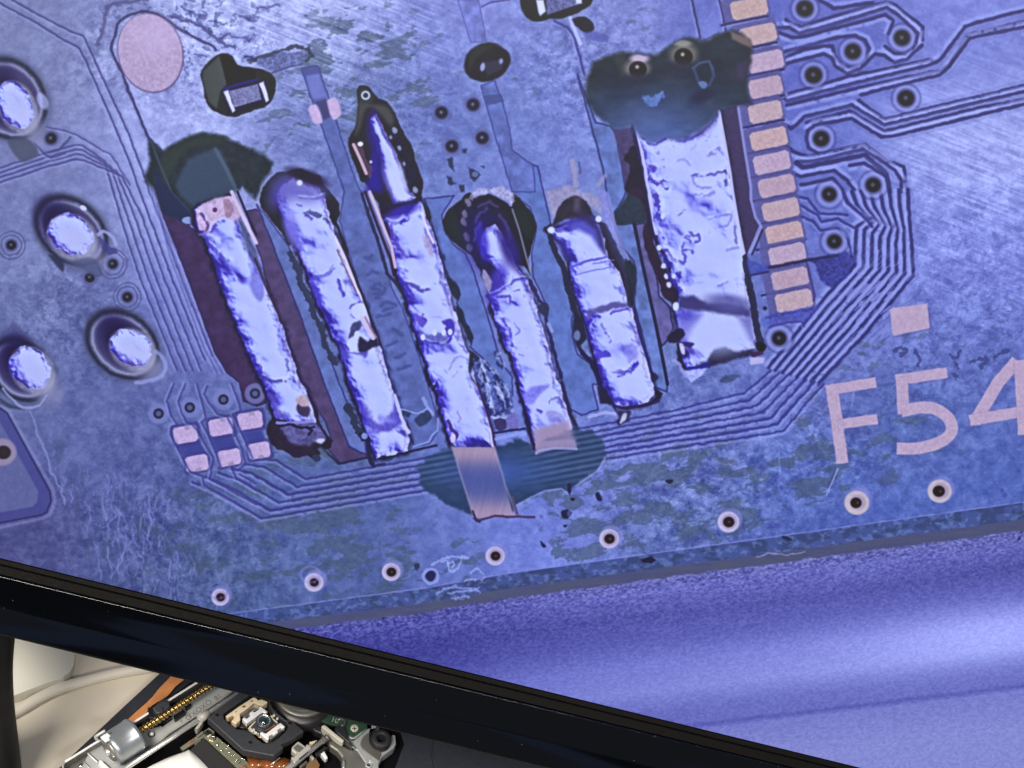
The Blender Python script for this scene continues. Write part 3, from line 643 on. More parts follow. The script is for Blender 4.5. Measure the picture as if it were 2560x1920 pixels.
    p.poly(t(1, 0, "430,640 540,640 620,850 500,880 450,760"), (126, 126, 226), .5, soft=5); p.poly(t(1, 0, "390,590 540,570 570,630 420,660"), (74, 78, 152), .8, soft=4)
    # dark oval, upper middle
    blot(t(1, 0, "1810,500 1860,430 1960,375 2080,385 2170,450 2195,530 2150,620 2060,690 1960,705 1860,680 1800,600"), (22, 22, 40), 1, 4, 2)
    p.poly(t(1, 0, "1850,450 1960,385 2090,390 1990,440 1900,500 1840,600"), (44, 54, 46), .7, soft=6, sm=True)
    p.poly(t(1, 0, "1960,540 2120,510 2130,600 1990,660"), (52, 46, 78), .8, soft=5); p.ell(*t(1, 0, "1955,580")[0], 6, 11, 10, (150, 150, 222), .9, soft=3); p.ell(*t(1, 0, "2115,530")[0], 5, 7, 10, (140, 140, 210), .9, soft=3)
    # chip at top edge
    blot(t(2, 0, "70,0 90,100 140,170 230,190 300,170 460,150 640,70 700,0 700,-120 70,-120"), (24, 30, 38), 1, 3, 2, halo=.2)
    p.poly(t(2, 0, "280,-100 560,-100 600,30 300,130"), (92, 92, 158), 1, soft=3, tex=.3, tsc=5); p.poly(t(2, 0, "205,0 270,0 290,100 240,140 225,110"), (196, 192, 248), 1, soft=3); p.poly(t(2, 0, "540,-30 600,-30 600,30 555,35"), (196, 192, 248), 1, soft=3)
    blot(t(2, 0, "520,160 620,150 690,190 700,260 640,290 560,230"), (26, 28, 46), 1, 3, 2); p.poly(t(2, 0, "600,280 720,270 830,330 780,370 640,340"), (80, 84, 180), .8, soft=5)
    # ---------------------------------------------------------------- solder strips
    def mark(tile, q_, w=5, col=(58, 36, 196), a=.85, sm=True, wob=2, seed=0, soft=1.8):
        Q = t(*tile, q_); Q = spline(Q, False) if sm and len(Q) > 2 else Q
        p.line(offset(Q, -w * .75), w * .8, (196, 200, 255), a * .55, soft=3, wob=wob, seed=seed, brk=.3)
        p.line(Q, w * .95, col, a * .9, soft=3.2, wob=wob * 1.6, ws=10, seed=seed + len(q_), brk=.33)
    def patch(tile, q_, col, a=.9, soft=3, wob=2.5, seed=0, sm=True, tex=.15):
        p.poly(t(*tile, q_), col, a, soft=soft, wob=wob, seed=seed, sm=sm, tex=tex, tsc=7)
    # strip one
    blot(t(1, 2, "130,200 150,260 90,380 110,480 180,560 260,590 330,640 440,620 500,640 560,600 540,560 630,560 650,490 600,430 540,330 490,200"), (40, 30, 54), 1, 2.5, 3)
    s1 = t(0, 1, "1740,110 1680,160 1690,300 1760,400 1830,560 1880,740 1945,900 2050,1180 2150,1420 2212,1550") + t(1, 2, "70,0 130,200 170,290 330,330 520,330 490,180 440,60") + t(1, 1, "390,1659 330,1500 240,1200 210,1130 110,880 0,600") + t(0, 1, "2160,480 2060,230 2000,40 1900,60")
    solder(s1, 3, .45)
    patch((0, 1), "1740,110 1990,40 2070,240 1900,220 1840,330 1770,330 1750,230", (196, 158, 210), .85, soft=4); patch((0, 1), "1930,70 2000,90 2010,180 1950,220", (150, 104, 140), .7); p.ell(*t(0, 1, "1855,155")[0], 6, 6, 0, (96, 40, 110), .9)
    patch((0, 1), "1690,160 1740,180 1790,320 1720,320", (206, 168, 218), .9)
    mark((0, 1), "1740,190 1790,280 1780,340 1720,350", 7, (70, 20, 140)); mark((0, 1), "1830,340 1860,280 1930,250", 8); mark((0, 1), "1760,380 1860,440 1920,560 1990,610", 12, (88, 84, 200)); mark((0, 1), "1800,440 1900,540 1950,590", 6, (60, 50, 190)); mark((0, 1), "1990,700 2030,760", 7, (90, 80, 220))
    patch((0, 1), "2060,240 2110,300 2212,520 2212,640 2120,480", (74, 82, 140), .8, soft=5); p.line(t(0, 1, "2000,0 2080,180 2212,440"), 9, (206, 176, 226), .9); p.line(t(0, 1, "2050,0 2120,170 2212,370"), 6, (36, 18, 70), .95)
    patch((1, 1), "0,600 60,780 70,900 20,940 -60,800", (100, 96, 220), .7, soft=6); mark((1, 1), "20,1490 40,1510 50,1560", 5); mark((1, 1), "260,1440 280,1560 290,1590", 7, (90, 80, 200)); mark((1, 1), "50,1600 160,1640 330,1610", 9, (60, 50, 160))
    p.line(t(1, 1, "-10,580 60,760 110,880 190,1050 215,1130"), 6, (60, 44, 70), .9)
    patch((1, 2), "100,80 180,110 190,220 280,280 190,300 150,200", (84, 70, 190), .8, soft=6); patch((1, 2), "350,190 400,160 460,200 450,280 380,270", (58, 40, 80), .9); patch((1, 2), "350,120 420,100 460,160 440,190 370,180", (188, 150, 180), .9, wob=4)
    p.poly(t(1, 2, "200,340 330,330 540,350 590,480 480,520 330,530 240,440"), (92, 84, 158), .9, soft=7, wob=5, tex=.35, tsc=9, sm=True); p.line(t(1, 2, "180,335 300,340 490,320"), 8, (128, 124, 214), .9, wob=2); p.line(t(1, 2, "190,360 290,350 400,380 500,370"), 6, (22, 14, 60), .9, wob=3); patch((1, 2), "540,470 590,480 570,510 520,500", (200, 190, 244), .9)
    patch((1, 2), "210,400 260,480 340,560 450,590 400,620 270,590", (44, 26, 66), .9, soft=4); p.line(t(1, 2, "440,370 480,400 450,440"), 6, (22, 14, 60), .9, wob=3); p.ell(*t(1, 2, "520,640")[0], 11, 9, 20, (44, 54, 92), .95)
    p.line(t(1, 2, "440,60 490,180 540,340 600,440 650,490"), 7, (44, 26, 62), .9, wob=1.5); p.line(t(1, 2, "560,540 640,620 710,690 950,640 1100,640 1300,590 1560,530"), 6, (36, 34, 84), .95, wob=1.5)
    patch((1, 2), "560,540 650,640 690,690 560,600", (78, 92, 116), .8)
    # strip two
    blot(t(1, 0, "60,1620 150,1510 260,1480 390,1460 480,1500 550,1510 590,1600") + t(1, 1, "700,80 720,190 700,280 760,420 800,520 760,520 640,250 330,430 280,460 200,330 110,220 30,100"), (30, 34, 46), 1, 2.5, 2.5)
    s2 = t(1, 0, "230,1600 330,1530 440,1560 540,1620") + t(1, 1, "590,40 650,250 700,420 760,580 870,830 930,960 1000,1150 1070,1310 1090,1400 1150,1600") + t(1, 2, "1190,80 1240,230 1290,370 1330,480 1300,580 1040,640 1000,560 960,450 900,250 800,0") + t(1, 1, "790,1600 730,1380 640,1200 540,980 440,720 330,440 240,250 160,20")
    solder(s2, 12, .5)
    p.glow(*t(1, 0, "390,1620")[0], 60, 34, 10, (96, 84, 190), .8); p.glow(*t(1, 0, "440,1530")[0], 50, 16, 20, (26, 14, 50), .95); p.ell(*t(1, 0, "375,1580")[0], 7, 7, 0, (196, 194, 252), 1, soft=3); p.glow(*t(1, 1, "200,30")[0], 26, 34, 20, (84, 70, 190), .7)
    mark((1, 1), "370,50 500,60 590,30", 6, (96, 92, 200)); mark((1, 1), "420,180 540,210 540,190 460,170", 8, (50, 46, 130)); mark((1, 1), "430,200 480,230", 6); mark((1, 1), "590,230 620,260", 7, (66, 60, 140)); mark((1, 1), "350,110 390,115", 5)
    p.glow(*t(1, 1, "310,330")[0], 18, 50, -18, (120, 110, 236), .8)
    mark((1, 1), "500,730 600,720 670,650", 9, (98, 92, 228)); patch((1, 1), "470,750 560,880 560,1000 530,960 480,830", (70, 50, 206), .9, soft=5); mark((1, 1), "710,770 730,840 760,890", 9, (50, 28, 200)); mark((1, 1), "810,1000 830,980 900,950", 5); mark((1, 1), "820,1060 870,1090", 6)
    patch((1, 1), "830,1140 900,1120 900,1180 850,1230 800,1260", (62, 60, 120), .9); p.ell(*t(1, 1, "890,1030")[0], 19, 20, 0, (188, 190, 255), 1, soft=2); p.ell(*t(1, 1, "835,1320")[0], 15, 17, 0, (186, 188, 255), 1, soft=2); p.ell(*t(1, 1, "870,1235")[0], 7, 10, 0, (186, 188, 255), 1, soft=2)
    patch((1, 1), "890,1250 960,1290 1000,1240 1050,1290 1070,1320 1000,1350 930,1390 880,1370", (36, 26, 70), .95, soft=4); patch((1, 1), "720,1320 790,1380 880,1390 960,1380 940,1440 900,1410 770,1400 740,1480", (70, 60, 190), .85, soft=4); mark((1, 1), "780,1330 800,1370", 6)
    p.line(t(1, 1, "690,410 760,560 880,860 920,930"), 7, (212, 190, 230), .95); p.line(t(1, 1, "700,500 780,680 860,860"), 4, (122, 80, 120), .8, wob=1.5); p.line(t(1, 1, "920,1090 960,1180 1010,1260"), 12, (200, 176, 222), .9); p.line(t(1, 1, "940,1080 980,1160 1030,1250"), 4, (150, 100, 140), .8)
    p.line(t(1, 1, "700,290 760,430 790,560 860,750 920,900 1010,1150 1075,1320"), 6, (46, 34, 60), .9, wob=1.5)
    for q_ in ["300,540 340,640 380,700 380,800 430,870 470,960 490,1040 560,1170 600,1330 650,1430 690,1470"]: p.line(t(1, 1, q_), 16, (44, 52, 84), .9, wob=5, ws=9)
    patch((1, 2), "880,140 960,220 1010,310 1100,330 1190,210 1190,90 1240,230 1270,340 1100,420 960,370", (70, 52, 196), .8, soft=8, wob=6); patch((1, 2), "1060,270 1150,280 1200,330 1080,330", (126, 122, 236), .8, soft=6)
    p.line(t(1, 2, "790,200 830,280 860,370 900,420"), 18, (40, 46, 74), .9, wob=5, ws=9); p.line(t(1, 2, "900,430 920,480 970,470 970,600 1000,700"), 10, (30, 30, 74), .95, wob=2); p.ell(*t(1, 2, "935,450")[0], 8, 8, 0, (126, 138, 220), .9)
    p.line(t(1, 2, "1010,620 1010,720 1050,700 1110,690"), 6, (40, 36, 90), .9, wob=2); p.line(t(1, 2, "1200,100 1250,280 1320,420"), 8, (186, 180, 246), .9, wob=2)
    for q_ in ["1260,240 1340,230 1310,290", "1380,290 1480,230 1520,290 1440,370 1390,340"]: patch((1, 2), q_, (44, 56, 100), .9, wob=4)
    p.line(t(1, 2, "1250,220 1400,250 1480,210"), 4, (140, 150, 232), .8, wob=2); p.line(t(1, 2, "1440,120 1480,200 1530,260"), 8, (150, 160, 240), .6, wob=3); p.line(t(1, 2, "1360,540 1490,500 1520,440 1570,400 1570,300"), 5, (140, 150, 236), .7)
    # strip three: the spear
    blot(t(1, 0, "870,780 900,740 980,760 1040,840 1130,880 1200,990 1260,1120 1340,1260 1380,1400 1440,1580") + t(1, 1, "1430,60 1500,180 1500,260 1460,240 1390,60 1110,200 1060,120 960,-60") + t(1, 0, "900,1560 850,1420 800,1280 800,1190 860,1080 880,900"), (30, 28, 44), 1, 2.5, 2)
    p.poly(t(1, 0, "890,880 1000,900 1130,920 1190,1020 1160,1090 1080,1000 1000,930 940,960 900,1100 850,1170 870,1050"), (76, 76, 76), .8, soft=8, sm=True)
    p.poly(t(1, 0, "880,790 920,755 980,780 1020,850 960,900 890,880"), (50, 58, 62), .8, soft=6, sm=True)
    p.ell(*t(1, 0, "945,825")[0], 9, 9, 0, (178, 180, 236), 1, ring=5, soft=1.5)
    p.poly(t(1, 0, "965,1020 1010,950 1060,1010 1060,1130 1100,1659 950,1659 1000,1300 960,1150"), (34, 12, 170), .85, soft=12, sm=False)
    solder(t(1, 0, "985,1040 1005,1000 1035,990 1065,1030 1115,1140 1215,1340 1300,1620") + t(1, 1, "1385,50 1300,105 1190,110") + t(1, 0, "1080,1500 1060,1350 1020,1200 990,1100"), 78, wob=2.5, outl=.2, rim=.6, pk=.4, bump=.7)
    p.glow(*t(1, 0, "1220,1560")[0], 26, 50, -18, (188, 190, 255), .8)
    patch((1, 0), "830,1250 900,1240 960,1400 1000,1440 990,1540 940,1480 870,1320", (96, 60, 96), .8); p.line(t(1, 0, "840,1250 900,1380 950,1500"), 8, (206, 164, 200), .9); p.ell(*t(1, 0, "900,1245")[0], 7, 6, 0, (214, 206, 246), 1); p.ell(*t(1, 0, "990,1400")[0], 4, 4, 0, (200, 190, 240), .9)
    p.poly(t(1, 0, "1160,1130 1260,1200 1340,1340 1400,1560 1420,1659 1330,1659 1250,1400"), (24, 22, 56), .95, soft=4, tex=.5, tsc=5, wob=3)
    for x, y, r in [(1195, 1130, 6), (1240, 1280, 5), (1275, 1415, 4), (1375, 1640, 6), (1160, 1190, 4)]: p.ell(*t(1, 0, f"{x},{y}")[0], r, r * 1.4, -20, (150, 152, 214), .8, soft=2.5, wob=2)
    s3 = t(1, 1, "1110,220 1300,180 1400,80 1430,80 1520,330 1590,560 1640,760 1700,1000 1770,1200 1830,1400 1910,1659") + t(1, 2, "1910,0 1980,200 2040,400 2060,550 1690,550 1600,250 1540,0") + t(1, 1, "1520,1659 1450,1430 1400,1290 1330,1050 1270,860 1210,700 1170,420")
    solder(s3, 21, .42)
    p.poly(t(1, 1, "1060,40 1130,120 1390,60 1400,90 1300,160 1180,190 1100,190"), (28, 16, 66), .95, soft=5); p.glow(*t(1, 1, "1260,170")[0], 44, 14, -22, (50, 28, 190), .8)
    mark((1, 1), "1120,240 1180,270 1290,250 1310,220", 7, (90, 80, 210)); mark((1, 1), "1260,270 1310,220", 12, (30, 10, 196)); mark((1, 1), "1160,290 1190,430 1260,520 1300,560", 8, (84, 50, 190)); mark((1, 1), "1220,650 1300,680", 6, (110, 100, 230)); patch((1, 1), "1440,380 1500,420 1530,560 1480,520", (170, 138, 196), .7, soft=5)
    mark((1, 1), "1290,790 1380,820 1420,850 1490,840", 10, (58, 40, 180)); mark((1, 1), "1300,820 1330,860", 7); patch((1, 1), "1590,770 1640,840 1660,930 1620,860", (96, 90, 226), .8); patch((1, 1), "1370,1050 1470,1100 1450,1170 1400,1140", (80, 56, 210), .85, wob=4); mark((1, 1), "1440,1060 1460,1110", 6)
    patch((1, 1), "1600,1120 1680,1090 1715,1160 1690,1270 1640,1300 1650,1240 1620,1210 1640,1160", (60, 36, 190), .9); patch((1, 1), "1420,1190 1480,1240 1570,1210 1640,1240 1650,1300 1600,1330 1500,1300 1420,1280", (92, 88, 190), .9, soft=4); mark((1, 1), "1430,1280 1540,1310 1640,1310 1680,1270", 6, (40, 20, 200))
    for x, y in [(1440, 1255), (1620, 1215), (1675, 1210), (1540, 1215)]: p.ell(*t(1, 1, f"{x},{y}")[0], 6, 8, 0, (190, 192, 255), 1, soft=2)
    mark((1, 1), "1690,1480 1740,1420 1800,1430", 4, (130, 120, 226)); mark((1, 1), "1700,1600 1740,1540 1770,1500", 4, (120, 110, 226)); mark((1, 1), "1670,1540 1700,1460", 4, (130, 120, 226)); p.line(t(1, 1, "1430,180 1480,330 1530,440"), 6, (214, 196, 236), .9)
    p.line(t(1, 1, "980,0 1040,150 1110,330 1170,480 1200,650"), 8, (200, 160, 206), .95); p.line(t(1, 1, "940,0 1010,190 1090,400 1160,580 1190,720"), 7, (52, 20, 70), .95); p.line(t(1, 1, "910,20 970,200 1060,450 1130,700 1240,830"), 8, (34, 36, 76), .9, wob=2)
    for q_ in ["1190,750 1260,830 1290,900 1250,870", "1640,740 1720,780 1760,860 1750,930 1700,900", "1730,980 1790,1040 1810,1130 1870,1230 1850,1310 1800,1200 1740,1080", "1430,80 1500,150 1510,230 1460,170", "1850,1380 1930,1440 1880,1480 1850,1600 1900,1659 1840,1560"]:
        patch((1, 1), q_, (34, 42, 66), .95, wob=2)
    mark((1, 2), "1740,240 1760,300 1740,330", 3, (130, 100, 220)); p.line(t(1, 2, "1660,320 1690,400 1740,440 1700,500 1690,540"), 8, (70, 30, 140), .9, wob=3, sm=True); p.ell(*t(1, 2, "1700,470")[0], 7, 12, 0, (196, 180, 236), .9)
    p.line(t(1, 2, "1910,0 1980,200 2040,400 2070,560"), 6, (60, 30, 90), .85)
    # loops between strips three and four
    b_ = t(1, 1, "1880,1440 1950,1480 2050,1560 2150,1659") + t(1, 2, "2212,100 2212,300 2140,290 2050,270 2000,180 1960,40") + t(1, 1, "1900,1600")
    p.poly(b_, (72, 84, 168), .9, soft=3, wob=3, sm=True, tex=.5, tsc=6)
    for q_ in ["1910,1460 1960,1600 2000,1659", "1960,1480 2040,1560 2100,1659", "2080,1380 2060,1440 2130,1520", "1930,1520 1990,1640"]: mark((1, 1), q_, 8, (28, 28, 90), wob=4)
    for q_ in ["1960,0 1980,120 2030,260", "2050,0 2110,120 2130,240 2050,270", "2120,0 2160,120 2190,240"]: mark((1, 2), q_, 9, (28, 28, 96), wob=4)
    for q_ in ["1990,0 2010,120 2030,200", "2070,30 2120,130"]: mark((1, 2), q_, 7, (176, 182, 250), wob=3)
    mark((1, 1), "1950,1480 1930,1560 1960,1640", 5, (170, 176, 246), wob=3); p.line(t(1, 2, "2030,280 2120,300 2212,260"), 5, (160, 166, 246), .8, wob=3); patch((1, 2), "2050,320 2140,300 2160,380 2090,400", (50, 36, 90), .85, wob=5); patch((1, 2), "2160,280 2240,250 2260,380 2180,390", (108, 96, 186), .9); p.line(t(1, 2, "2060,420 2212,400 2320,390"), 6, (30, 30, 90), .9, wob=2); p.line(t(1, 2, "2070,470 2212,440 2330,430"), 9, (134, 146, 236), .7, wob=4)
    # strip four
    blot(t(1, 1, "1710,110 1770,60 1830,0 1900,40 1990,20 2100,60 2212,130") + t(2, 1, "0,20 90,90 170,190 210,300 190,380 160,470 140,620 160,720 100,650 -40,600") + t(1, 1, "2212,600 2150,420 1940,380 1960,560 2080,700 2080,860 2010,900 1960,760 1880,570 1790,490 1690,420 1610,280 1640,190"), (24, 22, 40), 1, 2.5, 3)
    p.poly(t(1, 1, "1700,130 1620,270 1700,420 1860,540 1760,330"), (24, 38, 44), 1, soft=4, sm=True); p.poly(t(2, 1, "0,30 90,100 170,190 200,300 170,420 60,300"), (24, 38, 44), 1, soft=4, sm=True); p.line(t(2, 1, "0,150 60,330 120,560 160,700"), 5, (126, 120, 160), .8)
    p.poly(t(1, 1, "1860,60 1990,10 2100,40 2212,120 2240,40 2140,-40 1990,-30 1860,0"), (176, 160, 214), .7, soft=4, wob=8, sm=True, tex=.3, tsc=6)
    for x, y in [(1830, 90), (1800, 190), (1840, 480), (1790, 260), (1820, 390)]: p.ell(*t(1, 1, f"{x},{y}")[0], 7, 11, -20, (130, 120, 150), .9, soft=3, wob=3, seed=x)
    p.glow(*t(1, 1, "2000,430")[0], 52, 80, -20, (26, 12, 118), .9)
    for k, q_ in enumerate(["1930,120 2010,90 2090,130", "1900,260 1930,180 1990,150", "2110,200 2160,290 2200,400", "1890,420 1900,330 1930,270"]): p.line(t(1, 1, q_), 7, (92, 78, 176), .55, soft=4, wob=5, sm=True, seed=k)
    s4 = t(1, 1, "1980,300 2060,280 2110,330 2150,420 2212,560") + t(2, 1, "30,620 130,760 190,950 270,1200 350,1500 400,1659") + t(2, 2, "410,0 480,230 550,560 190,540 130,280 50,0") + t(2, 1, "0,1400") + t(1, 1, "2150,1350 2060,1100 2010,900 2100,820 2120,720 2050,640 1950,560 1935,420")
    solder(s4, 33, .5, rim=.7)
    p.glow(*t(1, 1, "1955,430")[0], 14, 44, -10, (50, 30, 206), .7); p.glow(*t(1, 1, "2080,780")[0], 20, 50, 20, (70, 50, 206), .8); patch((1, 1), "1950,680 1990,690 2030,780 2010,870 1970,800", (150, 136, 196), .9); p.glow(*t(1, 1, "2190,500")[0], 20, 50, -22, (40, 20, 130), .9)
    mark((1, 1), "2020,890 2120,850 2240,760 2330,745", 6); mark((1, 1), "2080,910 2180,900 2190,960", 6); mark((1, 1), "2130,1100 2200,1230 2212,1330", 7, (60, 30, 206)); mark((2, 1), "0,950 30,975", 8, (40, 20, 206)); mark((2, 1), "10,850 60,840", 4); mark((2, 1), "20,1140 60,1200 30,1240", 4, (100, 80, 230)); mark((2, 1), "0,1400 40,1540 110,1640", 8, (70, 46, 210)); mark((2, 1), "60,1400 100,1420", 4, (130, 110, 236))
    patch((2, 2), "60,120 160,180 240,90 320,10 200,20 120,60", (110, 100, 236), .8, soft=6); mark((2, 2), "220,230 250,240", 8, (60, 40, 200)); mark((2, 2), "330,150 400,120 440,200", 6, (100, 90, 200), wob=4); patch((2, 2), "300,240 420,250 460,330 330,320", (140, 130, 226), .7)
    b, d = p.sdf(t(2, 2, "170,380 490,300 555,560 360,555 190,600"), 20)
    p.put(b, sst(-2, 16, d) * .85, (156, 126, 176))
    p.line(t(2, 1, "150,770 230,930 310,1010 290,1090 340,1300 420,1600"), 9, (46, 36, 96), .95, wob=3); patch((2, 1), "220,990 290,960 315,1020 270,1070", (44, 44, 84), .95)
    p.line(t(2, 1, "310,1140 340,1200"), 9, (140, 150, 240), .8, soft=3); p.line(t(2, 2, "430,0 470,150 500,260 560,400"), 9, (44, 36, 84), .9, wob=3)
    # strip five
    blot(t(2, 1, "370,220 390,140 460,60 550,30 640,80 700,200 790,280 850,420 950,600 1010,780 1040,980 980,980 900,680 800,560 700,300 500,230 360,290"), (44, 36, 60), 1, 3, 2)
    p.poly(t(2, 1, "310,100 300,0") + t(2, 0, "330,1640 480,1600 620,1659") + t(2, 1, "780,60 830,150 740,190 640,70 550,20 450,60 390,130 350,240"), (158, 140, 186), .75, soft=4, wob=4, tex=.15)
    p.poly(t(2, 1, "530,40 590,50 580,180 530,160"), (96, 80, 116), .7, soft=8)
    s5 = t(2, 1, "300,320 330,300 420,310 520,260 640,240 740,280 790,400 820,560 920,680 1000,920 1040,1010 1090,1250 1150,1430 1190,1580") + t(2, 2, "1210,0 1240,60 1180,150 1100,190 900,200 840,150 780,0") + t(2, 1, "760,1600 700,1380 660,1200 600,1030 540,880 490,680 500,600 440,450 330,360")
    solder(s5, 44, .36)
    p.poly(t(2, 1, "390,280 520,230 700,210 760,300 800,540 740,470 680,380 560,320"), (62, 54, 190), .85, soft=9); p.poly(t(2, 1, "560,150 690,230 770,340 810,540 760,470 720,330 600,240"), (44, 36, 96), .8, soft=8); p.ell(*t(2, 1, "335,330")[0], 9, 8, 0, (196, 198, 255), 1, soft=3); p.ell(*t(2, 1, "745,235")[0], 8, 8, 0, (196, 190, 250), 1, soft=2.5)
    p.poly(t(2, 1, "360,390 450,450 500,540 500,620 440,560"), (52, 42, 150), .8, soft=8); p.line(t(2, 1, "500,650 640,600 820,560"), 6, (80, 66, 220), .8, wob=2); p.line(t(2, 1, "550,720 700,680 860,650"), 4, (110, 100, 232), .7, wob=2); p.line(t(2, 1, "700,620 880,590"), 4, (100, 90, 230), .7, wob=2)
    p.poly(t(2, 1, "640,1030 730,1000 880,950 1010,960 1040,1000 900,1010 700,1060 640,1100"), (84, 72, 160), .9, soft=4, wob=3); mark((2, 1), "690,1060 750,1080", 9, (40, 20, 200)); mark((2, 1), "850,1050 880,1030 1000,1010", 6, (60, 30, 206)); mark((2, 1), "690,1090 650,1160 680,1270", 8, (36, 14, 196)); mark((2, 1), "770,1140 800,1190", 6, (100, 90, 226)); mark((2, 1), "810,1220 840,1290", 9, (90, 78, 224))
    patch((2, 1), "720,1360 820,1380 850,1420 780,1430 740,1450", (66, 46, 206), .85, wob=4); patch((2, 1), "960,1330 1060,1310 1080,1420 1010,1480", (126, 116, 236), .7, soft=6, wob=5); mark((2, 1), "870,1540 940,1570 1020,1540 1070,1480", 12, (64, 44, 206), wob=4); mark((2, 1), "1040,1500 1080,1470", 8, (40, 20, 206)); mark((2, 1), "530,820 560,850 540,880", 5)
    p.line(t(2, 1, "330,390 370,520 440,640 480,820 540,1030 580,1110"), 15, (34, 34, 70), .95, wob=3); patch((2, 1), "540,1040 610,1130 640,1260 590,1330 640,1400 690,1480 620,1440 550,1320 520,1180", (26, 28, 60), .95); p.ell(*t(2, 1, "560,1240")[0], 8, 13, 0, (110, 124, 190), .8, soft=3); p.line(t(2, 1, "600,1390 660,1440 720,1560 760,1659"), 10, (26, 24, 76), .95, wob=3)
    p.poly(t(2, 2, "730,20 800,40 880,170 760,170"), (30, 26, 66), .95, soft=3); p.poly(t(2, 2, "1220,30 1300,80 1280,130 1180,180 1240,110"), (24, 22, 56), .95, soft=3); p.line(t(2, 2, "880,195 1000,210 1100,190 1260,150"), 8, (40, 26, 84), .9, wob=2)
    p.line(t(2, 1, "790,290 880,480 960,640 1000,800 1030,970"), 16, (46, 44, 88), .85, wob=3); patch((2, 1), "970,580 1050,620 1065,700 1050,900 1030,980 1000,800", (26, 38, 56), .95); p.line(t(2, 1, "1050,1010 1100,1230 1170,1450 1210,1580"), 7, (40, 26, 110), .85); patch((2, 1), "1200,1560 1260,1590 1230,1640 1200,1620", (34, 36, 80), .95)
    patch((2, 1), "880,180 940,110 980,40 1000,-20 1150,-20 1160,250 1050,270 900,285", (34, 48, 72), 1, soft=4); p.poly(t(2, 1, "740,-20 830,0 940,470 900,440 760,190"), (132, 130, 224), .8, soft=4, tex=.1)
    p.line(t(2, 1, "840,130 940,460 1000,580"), 7, (120, 116, 196), .8, wob=2); p.line(t(2, 1, "1050,270 1130,650 1240,1150 1310,1500 1340,1659"), 8, (26, 18, 70), .95)
    # small debris under strip five
    patch((2, 2), "900,240 1020,230 1000,300 1010,320 920,360 900,320 920,280", (42, 38, 92), .95); patch((2, 2), "950,260 990,250 980,300 960,330 930,340", (180, 170, 214), .95, wob=2); p.line(t(2, 2, "660,280 800,250 890,260"), 7, (160, 156, 236), .8, wob=3)
    # copper glimmer over strip five
    p.line(t(2, 0, "520,1400 540,1500 550,1600"), 13, (156, 140, 192), .85, wob=4, soft=4); p.line(t(2, 0, "580,1400 590,1500"), 6, (74, 78, 128), .7, wob=3); p.line(t(2, 0, "800,1520 740,1600"), 9, (160, 138, 188), .7, soft=4)
    # strip six
    p.poly(t(2, 0, "1790,950 1950,910 2000,1250 2060,1659") + t(2, 1, "2050,0 2100,200 2145,310 2040,520 2000,560 1960,300 1900,0") + t(2, 0, "1880,1659"), (62, 46, 98), 1, soft=2, tex=.1)
    p.poly(t(2, 0, "870,1120 1030,1100 1150,1659 980,1659 930,1330"), (70, 56, 110), 1, soft=3, tex=.2)
    blot(t(2, 0, "1050,1260 1000,1310 960,1370 1020,1440 990,1560 980,1659 1140,1659 1100,1400") , (28, 20, 52), 1, 3, 3, halo=0); blot(t(2, 1, "990,0 1150,0 1200,250 1220,420 1290,600 1380,760 1430,900 1400,990 1360,950 1300,900 1260,760 1170,560 1120,350 1160,250 1120,80"), (44, 22, 60), 1, 2.5, 3, halo=0)
    s6 = t(2, 0, "1050,1080 1120,1200 1240,1240 1340,1190 1440,1220 1600,1180 1700,1090 1790,980 1900,1659") + t(2, 1, "1905,0 1960,300 2020,650 2060,1000 2070,1060 2100,1250 2090,1350 2000,1390 1850,1400 1700,1480 1500,1520 1470,1480 1440,1250 1400,1000 1440,900 1430,780 1380,700 1340,560 1260,450 1210,250 1180,0") + t(2, 0, "1150,1500 1120,1300")
    solder(s6, 55, .55, rim=1.)
    p.poly(t(2, 0, "1080,1150 1150,1240 1240,1250 1320,1200 1440,1240 1600,1170 1640,1120 1790,1000 1790,900 1040,900"), (76, 84, 160), .0)
    p.poly(t(2, 1, "1440,900 1560,900 1700,960 1870,960 2060,1010 2065,1080 1900,1070 1700,1030 1500,1020 1420,1000"), (54, 46, 118), .95, soft=7, wob=3); p.glow(*t(2, 1, "1880,960")[0], 60, 20, 8, (84, 78, 160), .8)
    p.poly(t(2, 1, "1420,1010 1560,1040 1640,1060 1560,1180 1500,1300 1440,1180"), (70, 60, 196), .8, soft=12); p.poly(t(2, 1, "1950,1080 2075,1080 2100,1330 2040,1260 1990,1160"), (66, 56, 160), .75, soft=12); p.poly(t(2, 1, "1680,1460 1740,1360 1840,1340 1960,1380 2080,1360 2060,1410 1900,1460 1740,1500 1530,1525"), (34, 30, 66), .95, soft=6, wob=3); p.line(t(2, 1, "1520,1520 1620,1520 1700,1480"), 7, (30, 14, 190), .9); p.glow(*t(2, 1, "1760,1240")[0], 80, 44, 0, (178, 180, 254), .75)
    mark((2, 1), "1450,600 1480,620 1490,560 1470,500 1560,520", 7, (60, 44, 206)); mark((2, 1), "1470,480 1490,400 1530,390", 7, (70, 56, 206)); mark((2, 1), "1540,350 1570,380 1610,370 1620,420 1580,440", 7, (60, 44, 200)); mark((2, 1), "1500,400 1540,430", 5); mark((2, 1), "1700,230 1800,210 1880,190 1890,240 1850,300 1790,300", 5, (112, 104, 232)); mark((2, 1), "1920,300 1930,400 1940,450", 6, (90, 74, 190)); mark((2, 1), "1770,810 1850,780", 7, (104, 98, 226)); mark((2, 1), "1580,20 1680,30 1740,0", 8, (120, 112, 236)); mark((2, 1), "1440,200 1490,170 1480,160", 5, (100, 90, 226)); mark((2, 1), "1370,290 1410,290", 5, (110, 100, 230)); mark((2, 1), "1860,500 1960,480", 7, (126, 118, 230))
